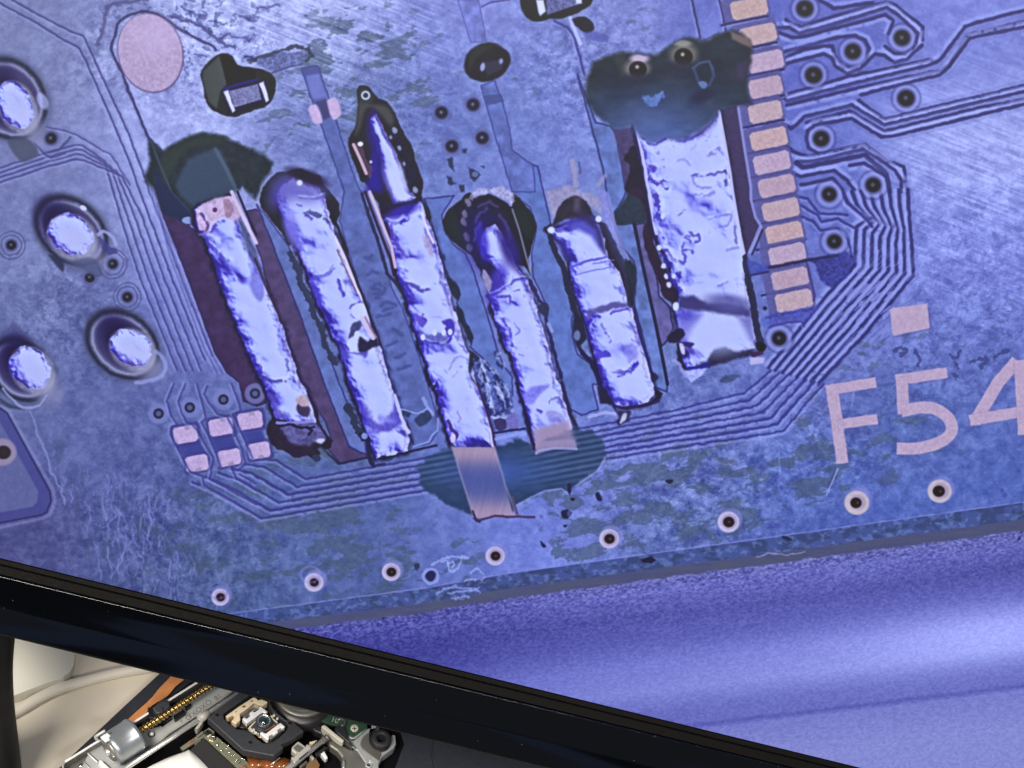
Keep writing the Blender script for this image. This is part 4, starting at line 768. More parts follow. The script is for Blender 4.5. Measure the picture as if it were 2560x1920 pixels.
    for q_, w in [("1210,0 1260,80 1240,200 1320,230", 14), ("1260,340 1300,400 1300,470", 8), ("1320,480 1370,560 1400,600", 12), ("1300,560 1340,620 1420,680 1430,760", 16), ("1340,700 1400,800 1450,860", 12)]: mark((2, 1), q_, w, (46, 28, 186), wob=4)
    for x, y, r in [(1305, 640, 6), (1330, 730, 5), (1350, 800, 6), (1395, 730, 5), (1270, 480, 6), (1410, 990, 8), (1300, 210, 6)]: p.ell(*t(2, 1, f"{x},{y}")[0], r, r * 1.3, 0, (190, 190, 252), 1, soft=2.5, wob=2)
    patch((2, 1), "1340,1250 1400,1200 1460,1180 1490,1240 1420,1300 1360,1300", (26, 18, 60), .95); patch((2, 1), "1430,1300 1560,1300 1540,1340 1490,1340 1530,1400 1480,1430 1450,1380", (40, 24, 110), .9); patch((2, 1), "1440,1310 1480,1320 1490,1400 1460,1390", (196, 186, 240), .95, wob=1); p.line(t(2, 1, "1430,1320 1440,1400 1470,1490"), 7, (26, 14, 66), .95, wob=2)
    patch((2, 1), "1480,1560 1520,1540 1680,1530 1560,1640 1520,1620", (162, 164, 248), .9); p.line(t(2, 1, "1400,1450 1440,1500 1500,1590"), 9, (138, 138, 220), .8, wob=4)
    mark((2, 0), "1160,1230 1230,1250 1300,1200 1360,1170 1440,1220 1540,1200 1600,1150 1680,1080", 7, (58, 40, 206), wob=2); mark((2, 0), "1190,1440 1230,1460 1190,1500", 10, (70, 50, 196)); mark((2, 0), "1180,1540 1260,1580 1350,1590 1320,1620", 12, (50, 28, 200), wob=5); mark((2, 0), "1240,1290 1260,1320", 6, (120, 110, 232)); mark((2, 0), "1560,1520 1700,1510 1840,1480", 7, (70, 50, 196)); mark((2, 0), "1840,1480 1850,1600", 8, (50, 40, 150)); mark((2, 0), "1560,1540 1600,1610 1720,1620", 6, (120, 112, 232)); mark((2, 0), "1700,1340 1780,1290", 10, (110, 104, 226)); mark((2, 0), "1400,1400 1480,1380 1540,1420", 6, (140, 134, 240)); mark((2, 0), "1300,1380 1310,1440", 8, (134, 126, 236))
    p.line(t(2, 0, "1785,960 1830,1200 1880,1480 1905,1659") + t(2, 1, "1970,380 2010,560"), 7, (176, 172, 240), .95); p.line(t(2, 0, "1050,1090 1110,1290 1150,1500 1180,1659") + t(2, 1, "1210,250 1240,360"), 9, (178, 172, 244), .95, wob=3); p.line(t(2, 0, "1040,1080 1090,1300 1130,1540") + t(2, 1, "1170,100 1210,330 1240,420"), 6, (28, 14, 96), .9)
    p.line(t(2, 0, "1950,920 2000,1250 2060,1620") + t(2, 1, "2060,60 2100,220 2150,300"), 7, (128, 126, 214), .9); p.line(t(2, 1, "2140,310 2090,430 2050,520"), 9, (134, 134, 216), .8); p.line(t(2, 1, "2160,330 2110,450 2070,540"), 5, (40, 40, 90), .9)
    p.line(t(2, 1, "2010,560 2040,780 2080,960 2110,1180 2150,1300"), 16, (34, 34, 70), .9, wob=3); patch((2, 1), "2110,1300 2180,1310 2195,1350 2150,1385 2110,1360", (20, 18, 34), 1); patch((2, 1), "2060,1390 2150,1380 2160,1410 2070,1430", (60, 26, 80), .9); p.poly(t(2, 1, "2050,1430 2180,1430 2170,1480 2055,1495"), (178, 164, 228), .9, soft=3)
    p.poly(t(2, 1, "2020,580 2212,640 2212,690 2050,720"), (58, 72, 176), .85, soft=4, tex=.3); p.line(t(2, 1, "2060,720 2212,690"), 5, (34, 36, 100), .9); p.ell(*t(2, 1, "2182,1005")[0], 5, 5, 0, (30, 34, 70), 1); patch((2, 1), "1790,1640 1840,1590 1970,1580 1880,1650", (58, 72, 120), .8); patch((2, 1), "2150,1100 2212,1070 2212,1180 2160,1160", (70, 90, 190), .7)
    # teal wash over strip six, with its two vias
    w6 = t(2, 0, "870,465 700,540 640,660 630,800 650,900 720,1000 830,1080 870,1120 960,1125 1030,1090 1100,1190 1220,1240 1320,1195 1440,1220 1600,1150 1700,1080 1790,960 1960,915 2080,900 2030,800 2040,640 2080,440 2060,350 1980,280 1880,262 1780,290 1700,340 1620,350 1600,340 1480,322 1360,390 1300,440 1220,480 1170,470 1000,450 930,455")
    b, d = p.sdf(w6, 8, 3, 16, 5)
    f = sst(560, 1200, (Y[b] * 3.456)) ; dxx = np.exp(-((X[b] - 1640) / 130) ** 2)
    gl = fbm(X[b] / 50, Y[b] / 26, 3, 4)
    wc = lerp((20, 36, 54), (70, 92, 164), np.clip(f * (.35 + .65 * dxx), 0, 1)) + .10 * (gl[..., None] - .5)
    wc += (np.array([36, 46, 44], F32) / 255 - wc) * (np.exp(-np.clip(d, 0, None) / 14) * .7 * (1 - f))[..., None]
    p.put(b, sst(-8, 9, d) * .96, wc)
    p.poly(t(2, 0, "1080,1150 1220,1230 1330,1180 1440,1210 1620,1130 1780,970 1760,1080 1640,1160 1450,1225 1320,1200 1220,1245"), (120, 118, 200), .6, soft=10)
    p.poly(t(2, 0, "1880,270 2040,330 2070,420 1980,380 1900,340"), (124, 96, 100), .9, soft=5); p.poly(t(2, 0, "1930,560 2040,500 2045,620 2000,700 1950,680"), (58, 44, 92), .8, soft=9); p.line(t(2, 0, "1600,340 1640,360 1780,290"), 4, (50, 60, 70), .5)
    p.poly(t(2, 0, "870,480 960,455 1040,700 930,660"), (52, 62, 62), .7, soft=8)
    for cx_, cy_, r1, r2, cc_, a_ in [("1080", "590", 44, 34, (140, 116, 128), .95), ("1100", "505", 34, 16, (188, 158, 200), .95), ("1480", "470", 50, 42, (116, 106, 106), .95), ("1470", "375", 32, 12, (150, 138, 146), .8)]:
        gx0, gy0 = t(2, 0, cx_ + "," + cy_)[0]; b, d = p.sdf(w6, 8, 3, 16, 5)
        rr_ = np.sqrt(((X[b] - gx0) / r1) ** 2 + ((Y[b] - gy0) / r2) ** 2); p.put(b, sst(1., .35, rr_) * sst(-1, 5, d) * a_, cc_)
    for q_, r in [("1085,600", 22), ("1478,492", 23)]:
        x, y = t(2, 0, q_)[0]; p.ell(x, y, r, r * .92, 0, (22, 14, 22), 1, soft=3); p.ell(x - 2, y - 6, 5, 5, 0, (176, 158, 176), .9, soft=2.5); p.glow(x, y + 24, 40, 14, 0, (30, 34, 62), .8)
    p.line(t(2, 0, "1560,590 1620,545 1700,530 1730,600"), 6, (66, 82, 132), .8, soft=3); p.line(t(2, 0, "1570,600 1620,740 1700,740 1740,650 1720,570"), 7, (52, 68, 122), .8, soft=3); p.ell(*t(2, 0, "1645,730")[0], 12, 9, 0, (82, 108, 176), .9, wob=4)
    patch((2, 0), "1120,860 1170,830 1290,800 1280,870 1240,920 1170,910", (84, 112, 196), .9, wob=8); p.glow(*t(2, 0, "1640,830")[0], 30, 14, -20, (24, 26, 66), .8)
    # ---------------------------------------------------------------- teal pool below strips three and four
    pool = t(1, 2, "1480,640 1600,570 1690,545 2060,545 2212,500") + t(2, 2, "0,470 180,520 530,380 690,400 750,460 790,520 820,580 790,660 730,760 620,830 540,880 500,950 420,910 280,930 150,990 40,1040 0,1060") + t(1, 2, "2212,1100 2190,1130 1880,1130 1740,1090 1600,1010 1470,920 1400,850 1420,780 1360,740")
    b, d = p.sdf(pool, 10, 6, 16, 8)
    m = sst(-5, 6, d)
    f = np.exp(-(((X[b] - 1240) / 110) ** 2 + ((Y[b] - 1180) / 42) ** 2))
    cc = lerp((34, 58, 98), (50, 82, 164), f) + .04 * (fbm(X[b] / 20, Y[b] / 14, 3, 4)[..., None] - .5)
    tracks = .5 + .5 * np.cos((Y[b] + X[b] * .19) / 15.2 * 2 * np.pi)
    cc = cc + (tracks * np.clip(np.abs(X[b] - 1240) / 90 - .5, 0, 1) * sst(1175 + 60, 1120 + 60, Y[b] + X[b] * .0))[..., None] * np.array([.10, .10, .14], F32)
    s4b, s4d = None, None
    m = m * (.93 + .14 * (fbm(X[b] / 40, Y[b] / 9, 2, 31) - .5)); p.put(b, np.clip(m, 0, 1), cc)
    strip = t(1, 2, "1690,545 2060,545 2130,800 2212,1110") + t(2, 2, "40,1130") + t(1, 2, "1880,1160 1800,900")
    b, d = p.sdf(strip, 5, 1, 12, 3)
    v = Y[b]
    cA, cB = np.array([160, 130, 172], F32), np.array([72, 82, 158], F32)
    wv = np.clip(np.exp(-((v - 1130) / 34) ** 2) + np.exp(-((v - 1286) / 40) ** 2), 0, 1)
    cc = (cB + (cA - cB) * wv[..., None]) / 255 * (1 + .10 * (fbm((X[b] * 3.8 + Y[b]) / 14, Y[b] / 120, 3, 6)[..., None] - .5))
    p.put(b, sst(-2, 2, d), cc)
    p.line(t(1, 2, "1690,545 1780,830 1880,1160"), 5, (150, 126, 176), .6, soft=2.5); p.line(t(1, 2, "2060,545 2140,830") + t(2, 2, "-60,880 40,1130"), 5, (160, 140, 184), .5, soft=2.5)
    p.line(t(1, 2, "1880,1160 1920,1180 2060,1140 2212,1150") + t(2, 2, "60,1145 190,1150"), 6, (84, 52, 96), .95, wob=1.5); p.line(t(1, 2, "1870,1100 1900,1180 1930,1190"), 6, (70, 44, 84), .9); p.line(t(2, 2, "0,980 40,1120"), 7, (96, 70, 110), .9)
    s4e = t(2, 2, "180,500 540,480 560,560 360,555 210,610"); p.poly(s4e, (140, 122, 178), .9, soft=4, tex=.08); p.poly(t(2, 2, "165,400 490,320 550,520 190,560"), (158, 130, 180), .75, soft=12); p.line(t(2, 2, "205,600 230,575 360,555 555,560"), 6, (150, 140, 214), .8)
    p.line(t(2, 2, "40,0 130,300 190,560"), 7, (30, 16, 80), .9, wob=2); p.line(t(2, 2, "550,880 620,830 740,750 800,640"), 5, (150, 150, 238), .6, soft=2.5); p.line(t(2, 2, "40,1050 150,985 280,925 420,905 490,950"), 5, (150, 150, 238), .6, soft=2.5)
    # debris by the pool
    for q_ in ["480,860 510,870 510,920 500,960 480,920", "420,1105 470,1085 515,1110 490,1150 440,1160", "440,1215 475,1215 455,1240", "720,950 750,935 775,1000 735,1005", "240,1360 270,1380 295,1405 265,1410", "500,985 540,990 530,1015 505,1010", "1320,830 1390,830 1360,860"]:
        p.poly(t(2, 2, q_), (32, 32, 74), .95, soft=2, wob=2, sm=True)
    p.ell(*t(2, 2, "490,1120")[0], 5, 8, 0, (84, 84, 160), .8)
    for q_ in ["230,1130 265,1130 265,1165 235,1165"]: p.poly(t(2, 2, q_), (90, 92, 180), .8, soft=3, wob=2)
    # ---------------------------------------------------------------- copper letters, marks
    CU = (182, 150, 192)
    def stroke(P, w, sm=False):
        if sm: P = spline(P, False, 6)
        Q = offset(P, w / 2) + offset(P, -w / 2)[::-1]
        p.poly(Q, (112, 96, 164), .5, soft=4); p.poly(Q, CU, 1, soft=1.6, wob=1, tex=.07, tsc=6)
    stroke(t(3, 2, "545,20 592,330 640,685"), 30); stroke(t(3, 2, "500,55 930,-15"), 26); stroke(t(3, 2, "600,350 942,302"), 25)
    stroke(t(3, 1, "1100,1625 1545,1560"), 27); stroke(t(3, 2, "1150,-60 1168,260"), 30)
    stroke(t(3, 2, "1150,235 1300,205 1440,215 1550,290 1585,390 1520,480 1370,540 1230,560 1108,555"), 30, sm=True)
    stroke(t(3, 1, "2150,1460 1990,1640") + t(3, 2, "1780,330"), 31); stroke(t(3, 2, "1738,315 2212,235 2300,220"), 28); stroke(t(3, 1, "2190,1450 2200,1659") + t(3, 2, "2225,440"), 40)
    p.poly(t(3, 1, "1050,1020 1080,1000 1370,965 1395,1170 1380,1185 1085,1240 1070,1220"), CU, 1, soft=2, tex=.06, wob=1); p.line(t(3, 1, "1385,1000 1405,1180 1080,1255"), 4, (96, 84, 160), .6)
    p.line(t(3, 2, "600,730 560,830 500,960"), 3, (150, 156, 226), .8); p.line(t(3, 2, "580,720 545,820"), 4, (60, 74, 150), .8); p.line(t(3, 2, "90,590 100,780"), 3, (146, 152, 226), .6, wob=3); p.line(t(3, 2, "740,60 720,200"), 3, (146, 152, 226), .6, wob=3)
    for q_ in ["1090,1370 1160,1350 1190,1380 1150,1410", "1570,1410 1630,1430 1650,1370", "1950,1420 2060,1370", "1620,1480 1640,1520", "1750,1470 1880,1430 1840,1520", "1600,1570 1630,1610", "1270,1360 1300,1440 1290,1490"]: p.line(t(3, 1, q_), 9, (58, 66, 128), .8, wob=6, sm=True, ws=7)
    for x, y in [(2545, 1177), (2503, 1225), (2510, 1237), (2142, 1183)]: p.ell(x, y, 6, 6, 0, (62, 76, 160), .8, soft=3, wob=2)
    # ---------------------------------------------------------------- row of ground vias
    for i, (x, y, r, h) in enumerate([(550, 1493, 22, 11), (784, 1456, 24, 11), (977, 1430, 23, 12), (1237, 1390, 24, 12), (1522, 1347, 25, 13), (1820, 1305, 27, 14), (2141, 1257, 31, 14), (2348, 1228, 30, 15)]):
        p.ell(x + 5, y - 6, r + 3, r + 2, 0, (136, 130, 224), .55, soft=5); p.ell(x, y, r, r * .97, 0, (182, 164, 214) if i < 6 else (188, 164, 186), 1, soft=2.5, tex=.05); p.ell(x + 2, y - 1, h + 6, h + 5, 0, (134, 110, 164), .5, soft=4)
        p.ell(x + (1 if i < 6 else -2), y, h, h * .93, 0, (46, 14, 26), 1, soft=2.2); p.ell(x + 2, y, 3, 3, 0, (130, 80, 100), .7, soft=2)
    p.ell(784 - 9, 1456 - 20, 24, 20, 0, (132, 128, 230), .5, ring=5, soft=3); p.ell(550 - 6, 1493 - 16, 24, 20, 0, (110, 108, 196), .5, ring=5, soft=3)
    # curls of lint near the edge
    for q_ in ["1520,1560 1600,1520 1650,1500 1760,1490 1830,1505", "1600,1540 1640,1530 1660,1580 1680,1620 1740,1600 1760,1550 1770,1500", "1650,1550 1700,1540 1690,1590", "1860,1630 1900,1600 1940,1620 1960,1650", "1460,1640 1500,1620 1540,1640"]: p.line(t(1, 2, q_), 5, (150, 154, 236), .8, sm=True, wob=4, ws=8, soft=2)
    p.poly(t(1, 2, "1360,1550 1410,1545 1410,1580 1385,1610 1365,1590"), (48, 56, 96), .95, wob=2, soft=2)
    p.ell(1076, 1441, 19, 18, 10, (134, 138, 226), .9, ring=6, wob=2); p.ell(1076, 1441, 13, 13, 0, (38, 36, 92), .95, wob=2)
    # ---------------------------------------------------------------- board edge and what lies below it
    E = [(-700, 1705), (200, 1586), (587, 1533), (1044, 1474), (1280, 1433), (1560, 1394), (1920, 1345), (2560, 1256), (3400, 1139)]
    ex = np.array([e[0] for e in E], F32); ey = np.array([e[1] for e in E], F32)
    dE = Y - np.interp(X, ex, ey).astype(F32)
    r = np.clip((X - 600) / 1960, 0, 1)
    e0 = 4 + 30 + 8 * r; e1 = e0 + 22 + 6 * r
    m0 = sst(-2, 2, dE); wob = 8 * (fbm(X / 30, Y / 20, 3, 77) - .5)
    p.line(E[1:], 5, (132, 130, 222), .7, wob=1.5)
    nb = fbm(wx / 22, wy / 12, 3, 101)
    band = lerp((66, 80, 148), (56, 70, 122), sst(.46, .62, nb)); band = band + (.09 * sst(.55, .75, fbm(X / 13, Y / 10, 2, 3)))[..., None] * np.array([.8, .9, 1.], F32)
    im += m0[..., None] * (band - im)
    m1 = sst(-2, 2, dE - e0 - wob * .3); grey = lerp((84, 86, 114), (72, 72, 124), fbm(X / 60, Y / 8, 3, 9)); im += m1[..., None] * (grey - im)
    dd = dE - e1 - wob
    m2 = sst(-3, 3, dd)
    # mat beneath: broad light and dark folds parallel to the edge
    v = dE - e1
    g1 = np.array([[0, 98, 95, 186], [30, 100, 97, 198], [90, 80, 77, 176], [150, 88, 86, 188], [215, 114, 114, 216], [280, 124, 124, 222], [330, 103, 101, 200], [368, 100, 98, 196], [377, 88, 85, 184], [390, 114, 112, 206], [480, 130, 128, 214], [900, 124, 122, 208]], F32)
    sl = v - (X - 1600) * .012
    mat = np.stack([np.interp(sl, g1[:, 0], g1[:, k]) for k in (1, 2, 3)], -1).astype(F32) / 255
    mat += (.10 * np.exp(-((X - 2450) / 500) ** 2) * np.exp(-((sl - 235) / 90) ** 2))[..., None] - (.10 * np.exp(-((X - 850) / 480) ** 2))[..., None]
    mat -= (.05 * np.exp(-((X - 2500) / 260) ** 2) * np.exp(-((sl - 60) / 45) ** 2))[..., None] * np.array([.6, .6, .8], F32)
    fine = fbm((X * .99 - Y * .14) / 7, (X * .14 + Y * .99) / 4, 3, 15, .75) - .5
    mat += (fine * (.36 * np.exp(-np.clip(v, 0, None) / 60) + .11))[..., None]
    strk = fbm((X * .99 - Y * .14) / 70, (X * .14 + Y * .99) / 5, 2, 19) - .5
    mat += (strk * .10 * np.exp(-np.clip(v, 0, None) / 60))[..., None]
    mat += (.07 * np.exp(-((X - 2520) / 300) ** 2 - ((sl - 225) / 80) ** 2))[..., None]
    mg = mat.mean(-1, keepdims=True); mat += (mg - mat) * .10
    im += m2[..., None] * (mat - im)
    p.line([(x, y + 60 + 4 * k) for k, (x, y) in enumerate(E[1:])], 3, (60, 56, 120), .35, wob=5, brk=.45)
    p.poly([(1600, 1398), (1626, 1391), (1640, 1400), (1628, 1408), (1604, 1406)], (24, 26, 60), .95, wob=2); p.ell(1966, 1346, 14, 5, 20, (30, 40, 70), .8)
    p.poly(t(3, 2, "2150,1340 2175,1310 2180,1340 2150,1360"), (40, 36, 110), .9)
    for q_ in [[(1090, 1488), (1115, 1470), (1150, 1466)], [(1150, 1470), (1190, 1476), (1200, 1480)], [(1122, 1482), (1160, 1480), (1196, 1470)], [(1160, 1452), (1200, 1448), (1210, 1446)], [(1130, 1497), (1170, 1492)]]: p.line(q_, 5, (140, 144, 230), .75, sm=True, wob=5, ws=8, soft=2)
    p.line([(1890, 1392), (1920, 1384), (1960, 1388), (2010, 1380)], 3, (150, 142, 190), .7, wob=3)
    # the camera of the microscope sharpens hard: local contrast with halos
    def blur(a, r):
        for ax in (0, 1):
            for _ in range(2):
                pad = [(0, 0), (0, 0)]; pad[ax] = (r + 1, r)
                c_ = np.cumsum(np.pad(a, pad, mode='edge'), ax, dtype=np.float64)
                n_ = a.shape[ax]
                a = ((np.take(c_, range(2 * r + 1, 2 * r + 1 + n_), ax) - np.take(c_, range(n_), ax)) / (2 * r + 1)).astype(F32)
        return a
    lum = im @ np.array([.3, .5, .2], F32)
    k_ = abs(to_tex(1380, 960)[0] - to_tex(1280, 960)[0]) / 100.
    hi = .20 * (lum - blur(lum, max(1, int(round(4 * k_))))) + .22 * (lum - blur(lum, max(2, int(round(14 * k_)))))
    im += np.clip(hi, -.16, .08)[..., None]
    g_ = im.mean(-1, keepdims=True); g_ = im.mean(-1, keepdims=True); im += (g_ - im) * .04; im[..., 0] *= .945; im[..., 1] *= 1.005; lm = im.mean(-1, keepdims=True); im += (lm - .47) * .10 * np.array([1, 1, .6], F32)
    # screen grain
    im += (np.random.RandomState(3).rand(p.H, p.W).astype(F32)[..., None] - .5) * .03
    return np.clip(im, 0, 1)
# ------------------------------------------------------------------ desk
bm = bmesh.new(); prism_bm(bm, [Vector((-1.2, .06, 0)), Vector((1.2, .06, 0)), Vector((1.2, 1.3, 0)), Vector((-1.2, 1.3, 0))], -25, 0)
desk = obj('desk', bm, M['desk'], None, False, 1.0); tag(desk, 'beige laminate desk top under the monitor and the drive', None, kind='structure')

# ------------------------------------------------------------------ monitor
EL = math.radians(35.0)                                    # the panel leans back by this much
NRM = Vector((0, -math.cos(EL), math.sin(EL))); PUP = Vector((0, math.sin(EL), math.cos(EL)))
PC = CAM + FWD * .454                                      # the panel passes through here
def on_panel(px, py):
    d = ray(px, py); t_ = (PC - CAM).dot(NRM) / d.dot(NRM); return CAM + d * t_
va, vb = [(on_panel(*q) - PC).dot(PUP) for q in ((300, 1470), (1750, 1822))]
V0 = (va + vb) / 2                                         # bottom edge of the lit area
PW, PH, U0 = .424, .2385, .012
ORG = PC + XW * U0 + PUP * V0                              # middle of the lit area's bottom edge
def L3(u, v, n_=0.):                                       # panel coordinates in mm
    return ORG + XW * u * MM + PUP * v * MM + NRM * n_ * MM
mon = empty('monitor', (ORG.x, ORG.y + .12, 0))
tag(mon, 'large glossy black monitor showing a magnified blue-violet picture of a circuit board', 'monitor')
# lit panel: one flat sheet, its colours drawn by paint_screen
HW, HH = PW / MM / 2, PH / MM
bm = bmesh.new(); vs = [bm.verts.new(L3(*q)) for q in ((-HW, 0), (HW, 0), (HW, HH), (-HW, HH))]; f = bm.faces.new(vs)
uvl = bm.loops.layers.uv.new('UVMap')
for l, uv in zip(f.loops, ((0, 0), (1, 0), (1, 1), (0, 1))): l[uvl].uv = uv
me = bpy.data.meshes.new('screen'); bm.to_mesh(me); bm.free()
scr = bpy.data.objects.new('screen', me); link(scr, mon)
scr['label'] = 'lit display with a microscope picture of a circuit board: six tinned contact strips, tracks, vias and F54 in copper'
TPM = 5.7; TW, TH = int(HW * 2 * TPM), int(HH * TPM)
uu, vv = np.meshgrid((np.arange(TW) + .5) / TPM - HW, (np.arange(TH) + .5) / TPM)
rel = np.array(ORG - CAM)[None, None, :] + uu[..., None] * MM * np.array(XW) + vv[..., None] * MM * np.array(PUP)
dep = rel @ np.array(FWD)
PXm = 1280 + FPX * (rel @ np.array(RGT)) / dep; PYm = 960 - FPX * (rel @ np.array(UPV)) / dep
def to_tex(px, py):
    r_ = on_panel(px, py) - ORG
    return ((r_.dot(XW) / MM + HW) * TPM - .5, r_.dot(PUP) / MM * TPM - .5)
pic = paint_screen(PXm, PYm, to_tex)
img = bpy.data.images.new('screen_picture', TW, TH, alpha=False, float_buffer=False)
buf = np.ones((TH, TW, 4), np.float32); buf[..., :3] = pic
img.pixels.foreach_set(buf.ravel()); img.update(); img.pack()
m = bpy.data.materials.new('lit_panel'); m.use_nodes = True; nt = m.node_tree; bs = nt.nodes['Principled BSDF']
tx = nt.nodes.new('ShaderNodeTexImage'); tx.image = img; tx.interpolation = 'Cubic'; tx.extension = 'EXTEND'
nt.links.new(tx.outputs['Color'], bs.inputs['Emission Color']); bs.inputs['Emission Strength'].default_value = 1.0
bs.inputs['Base Color'].default_value = (.004, .004, .005, 1); bs.inputs['Roughness'].default_value = .38; bs.inputs['Specular IOR Level'].default_value = .2
me.materials.append(m)
# frame: the bezel's cross-section swept round the panel (outward distance, height)
def ring_bm(prof, closed_prof=False):
    bm = bmesh.new(); rows = []
    for o_, h in prof:
        rows.append([bm.verts.new(L3(*q, h)) for q in ((-HW - o_, -o_), (HW + o_, -o_), (HW + o_, HH + o_), (-HW - o_, HH + o_))])
    n = len(rows)
    for i in range(n - 1):
        for k in range(4): bm.faces.new((rows[i][k], rows[i][(k + 1) % 4], rows[i + 1][(k + 1) % 4], rows[i + 1][k]))
    return bm
lipo = obj('inner_lip', ring_bm([(-.4, -1.2), (0, .5), (.9, .9), (1.1, 1.6), (2.9, 2.2), (3.1, 2.0), (3.1, -1.2)]), M['lip'], mon, False); 
prof = [(3.1, 1.0), (3.1, 2.4)] + [(3.55 - .45 * math.cos(math.radians(a)), 2.4 + .48 * math.sin(math.radians(a))) for a in (15, 30, 45, 60, 75, 88)] + [(4.2, 2.9), (10.8, 3.1), (11.0, 3.07), (11.2, 2.98), (17.5, 2.2)]
bez = obj('bezel', ring_bm(prof), M['gloss'], mon, True)
obj('bezel_edge', ring_bm([(17.5, 2.2), (17.9, 2.0), (18.4, 1.4), (18.8, .5), (19.0, -1), (19.0, -16)]), M['edge'], mon, True)
sh = bez.modifiers.new('edge', 'EDGE_SPLIT'); sh.split_angle = math.radians(40)
bm = bmesh.new()
bk = [(18.9, -16), (17, -24), (-30, -40), (-120, -46)]
rows = [[bm.verts.new(L3(*q, h)) for q in ((-HW - o_, -o_), (HW + o_, -o_), (HW + o_, HH + o_), (-HW - o_, HH + o_))] for o_, h in bk]
for i in range(3):
    for k in range(4): bm.faces.new((rows[i][k], rows[i][(k + 1) % 4], rows[i + 1][(k + 1) % 4], rows[i + 1][k]))
bm.faces.new(rows[-1]); obj('back_shell', bm, M['backp'], mon)
# two posts of the stand, rising behind the lower frame
top = L3(0, 62, -36); x0 = -.1118
for x, lean in ((x0, 1), (2 * ORG.x - x0, -1)):
    path = spline([(x, .2425, 0), (x - .0004 * lean, .2425, .02), (x - .0009 * lean, .2428, .045), (x - .0016 * lean, .247, .063), (x - .0026 * lean, .261, .084), (x - .003 * lean, .288, .106), (x - .003 * lean, top.y, top.z)], False, 5)
    tube('stand_post', path, 8.6, M['post'], mon, 40)

# ------------------------------------------------------------------ things on the desk behind
q = spline(px_of('N', "-160,1900 -60,1838 0,1800 52,1772 99,1744 149,1721 224,1699 298,1681 378,1668 480,1655 620,1640"), False, 6)
cb = tube('cable', [P(x, y, 1.65) for x, y in q], 1.62, M['cable'], None, 20); tag(cb, 'white round cable curving over the beige desk behind the black post', 'cable')
bx = prism('adapter', 'N', "-220,1480 120,1500 176,1520 187,1560 188,1610 186,1650 178,1674 160,1690 120,1706 -220,1800", 0, 4.5, M['whitebox'], None, 1.6, True, True); tag(bx, 'pale rounded plastic adapter lying between the post and the white cable', 'adapter')
bx.modifiers['bevel'].segments = 5

# ------------------------------------------------------------------ opened optical drive
dr = empty('optical_drive', tuple(P(640, 1850, 0))); tag(dr, 'opened optical disc drive mechanism lying on the desk under the monitor', 'optical drive')
def part(*a, **k): return prism(*a, parent=dr, **k)
tr = prism('tray', 'N', "470,1620 390,1690 300,1773 145,1920 20,2040 1700,2080 1700,1760 900,1600", 0, 5, M['tray'], dr, .5)
tube('tray_rim', [P(x, y, 5.0) for x, y in spline(px_of('N', "1100,1820 1086,1848 1080,1866 1077,1890 1083,1925 1100,1970"), False, 5)], .35, M['tray'], dr, 10)
prism('tray_shade', 'N', "560,1640 500,1690 325,1812 239,1860 172,1905 140,1990 900,2060 985,1925 1010,1860 960,1700", 5.0, 5.3, M['darkshade'], dr, 0)  # black sheet standing in for the deep shade beneath the mechanism
# amber film along the left edge of the tray
fl = prism('flat_cable', 'A', "1180,-120 1480,-20 1340,90 1180,220 1060,370 1000,430 930,470 850,520 690,620 600,700 560,800 210,1020 100,985 330,770 560,570 640,490 700,430 800,300 900,190 1010,80", 6.2, 6.6, M['flex'], dr, .05)
# steel chassis, left part
ch = prism('chassis', 'N', "700,1640 556,1748 425,1833 405,1850 353,1884 313,1918 250,1962 170,1985 232,1862 262,1846 345,1838 375,1822 401,1814 453,1772 478,1753 529,1718 560,1690 640,1630", 6, 9, M['steel'], dr, .25)
prism('motor_bay', 'B', "265,890 890,500 1010,560 1080,740 1000,1100 1300,1300 200,1300 225,960", 6, 8.2, M['dsteel'], dr, .3)
prism('spacer', 'B', "945,835 1000,808 1190,985 1260,1060 1090,1060", 8.2, 11.2, M['ribbon'], dr, .3)
tube('bay_rib', [P(x, y, 10.2) for x, y in px_of('B', "730,680 835,780 930,868")], .22, M['white'], dr, 8)
tube('bay_rib', [P(x, y, 9.4) for x, y in px_of('B', "650,845 730,940 800,1040")], .2, M['steel'], dr, 8)
for q_ in ("598,945", "690,985"):
    lathe('screw', P(*px_of('B', q_)[0], 8.2), [(.7, 0), (.72, .3), (.5, .55), (0, .62)], M['tin'], dr, n=20)
tube('chassis_flange', [P(x, y, 12.5) for x, y in px_of('N', "640,1612 490,1708 325,1812 239,1857 175,1897 163,1904")], .33, M['white'], dr, 10)
tube('chassis_flange', [P(x, y, 12.2) for x, y in spline(px_of('N', "163,1904 158,1911 158,1920 166,1950"), False, 5)], .3, M['steel'], dr, 10)
bm = bmesh.new(); q = [P(x, y, 12.3) for x, y in px_of('N', "640,1612 490,1708 325,1812 239,1857 163,1904 160,1912")]
tp = [bm.verts.new(v) for v in q]; bt = [bm.verts.new((v.x, v.y, .006)) for v in q]; tp2 = [bm.verts.new((v.x - .0002, v.y - .0002, v.z)) for v in q]; bt2 = [bm.verts.new((v.x - .0002, v.y - .0002, .006)) for v in q]
for i in range(len(q) - 1):
    bm.faces.new((tp[i], tp[i + 1], bt[i + 1], bt[i])); bm.faces.new((tp2[i], tp2[i + 1], bt2[i + 1], bt2[i])); bm.faces.new((tp[i], tp[i + 1], tp2[i + 1], tp2[i]))
obj('side_wall', bm, M['dsteel'], dr)
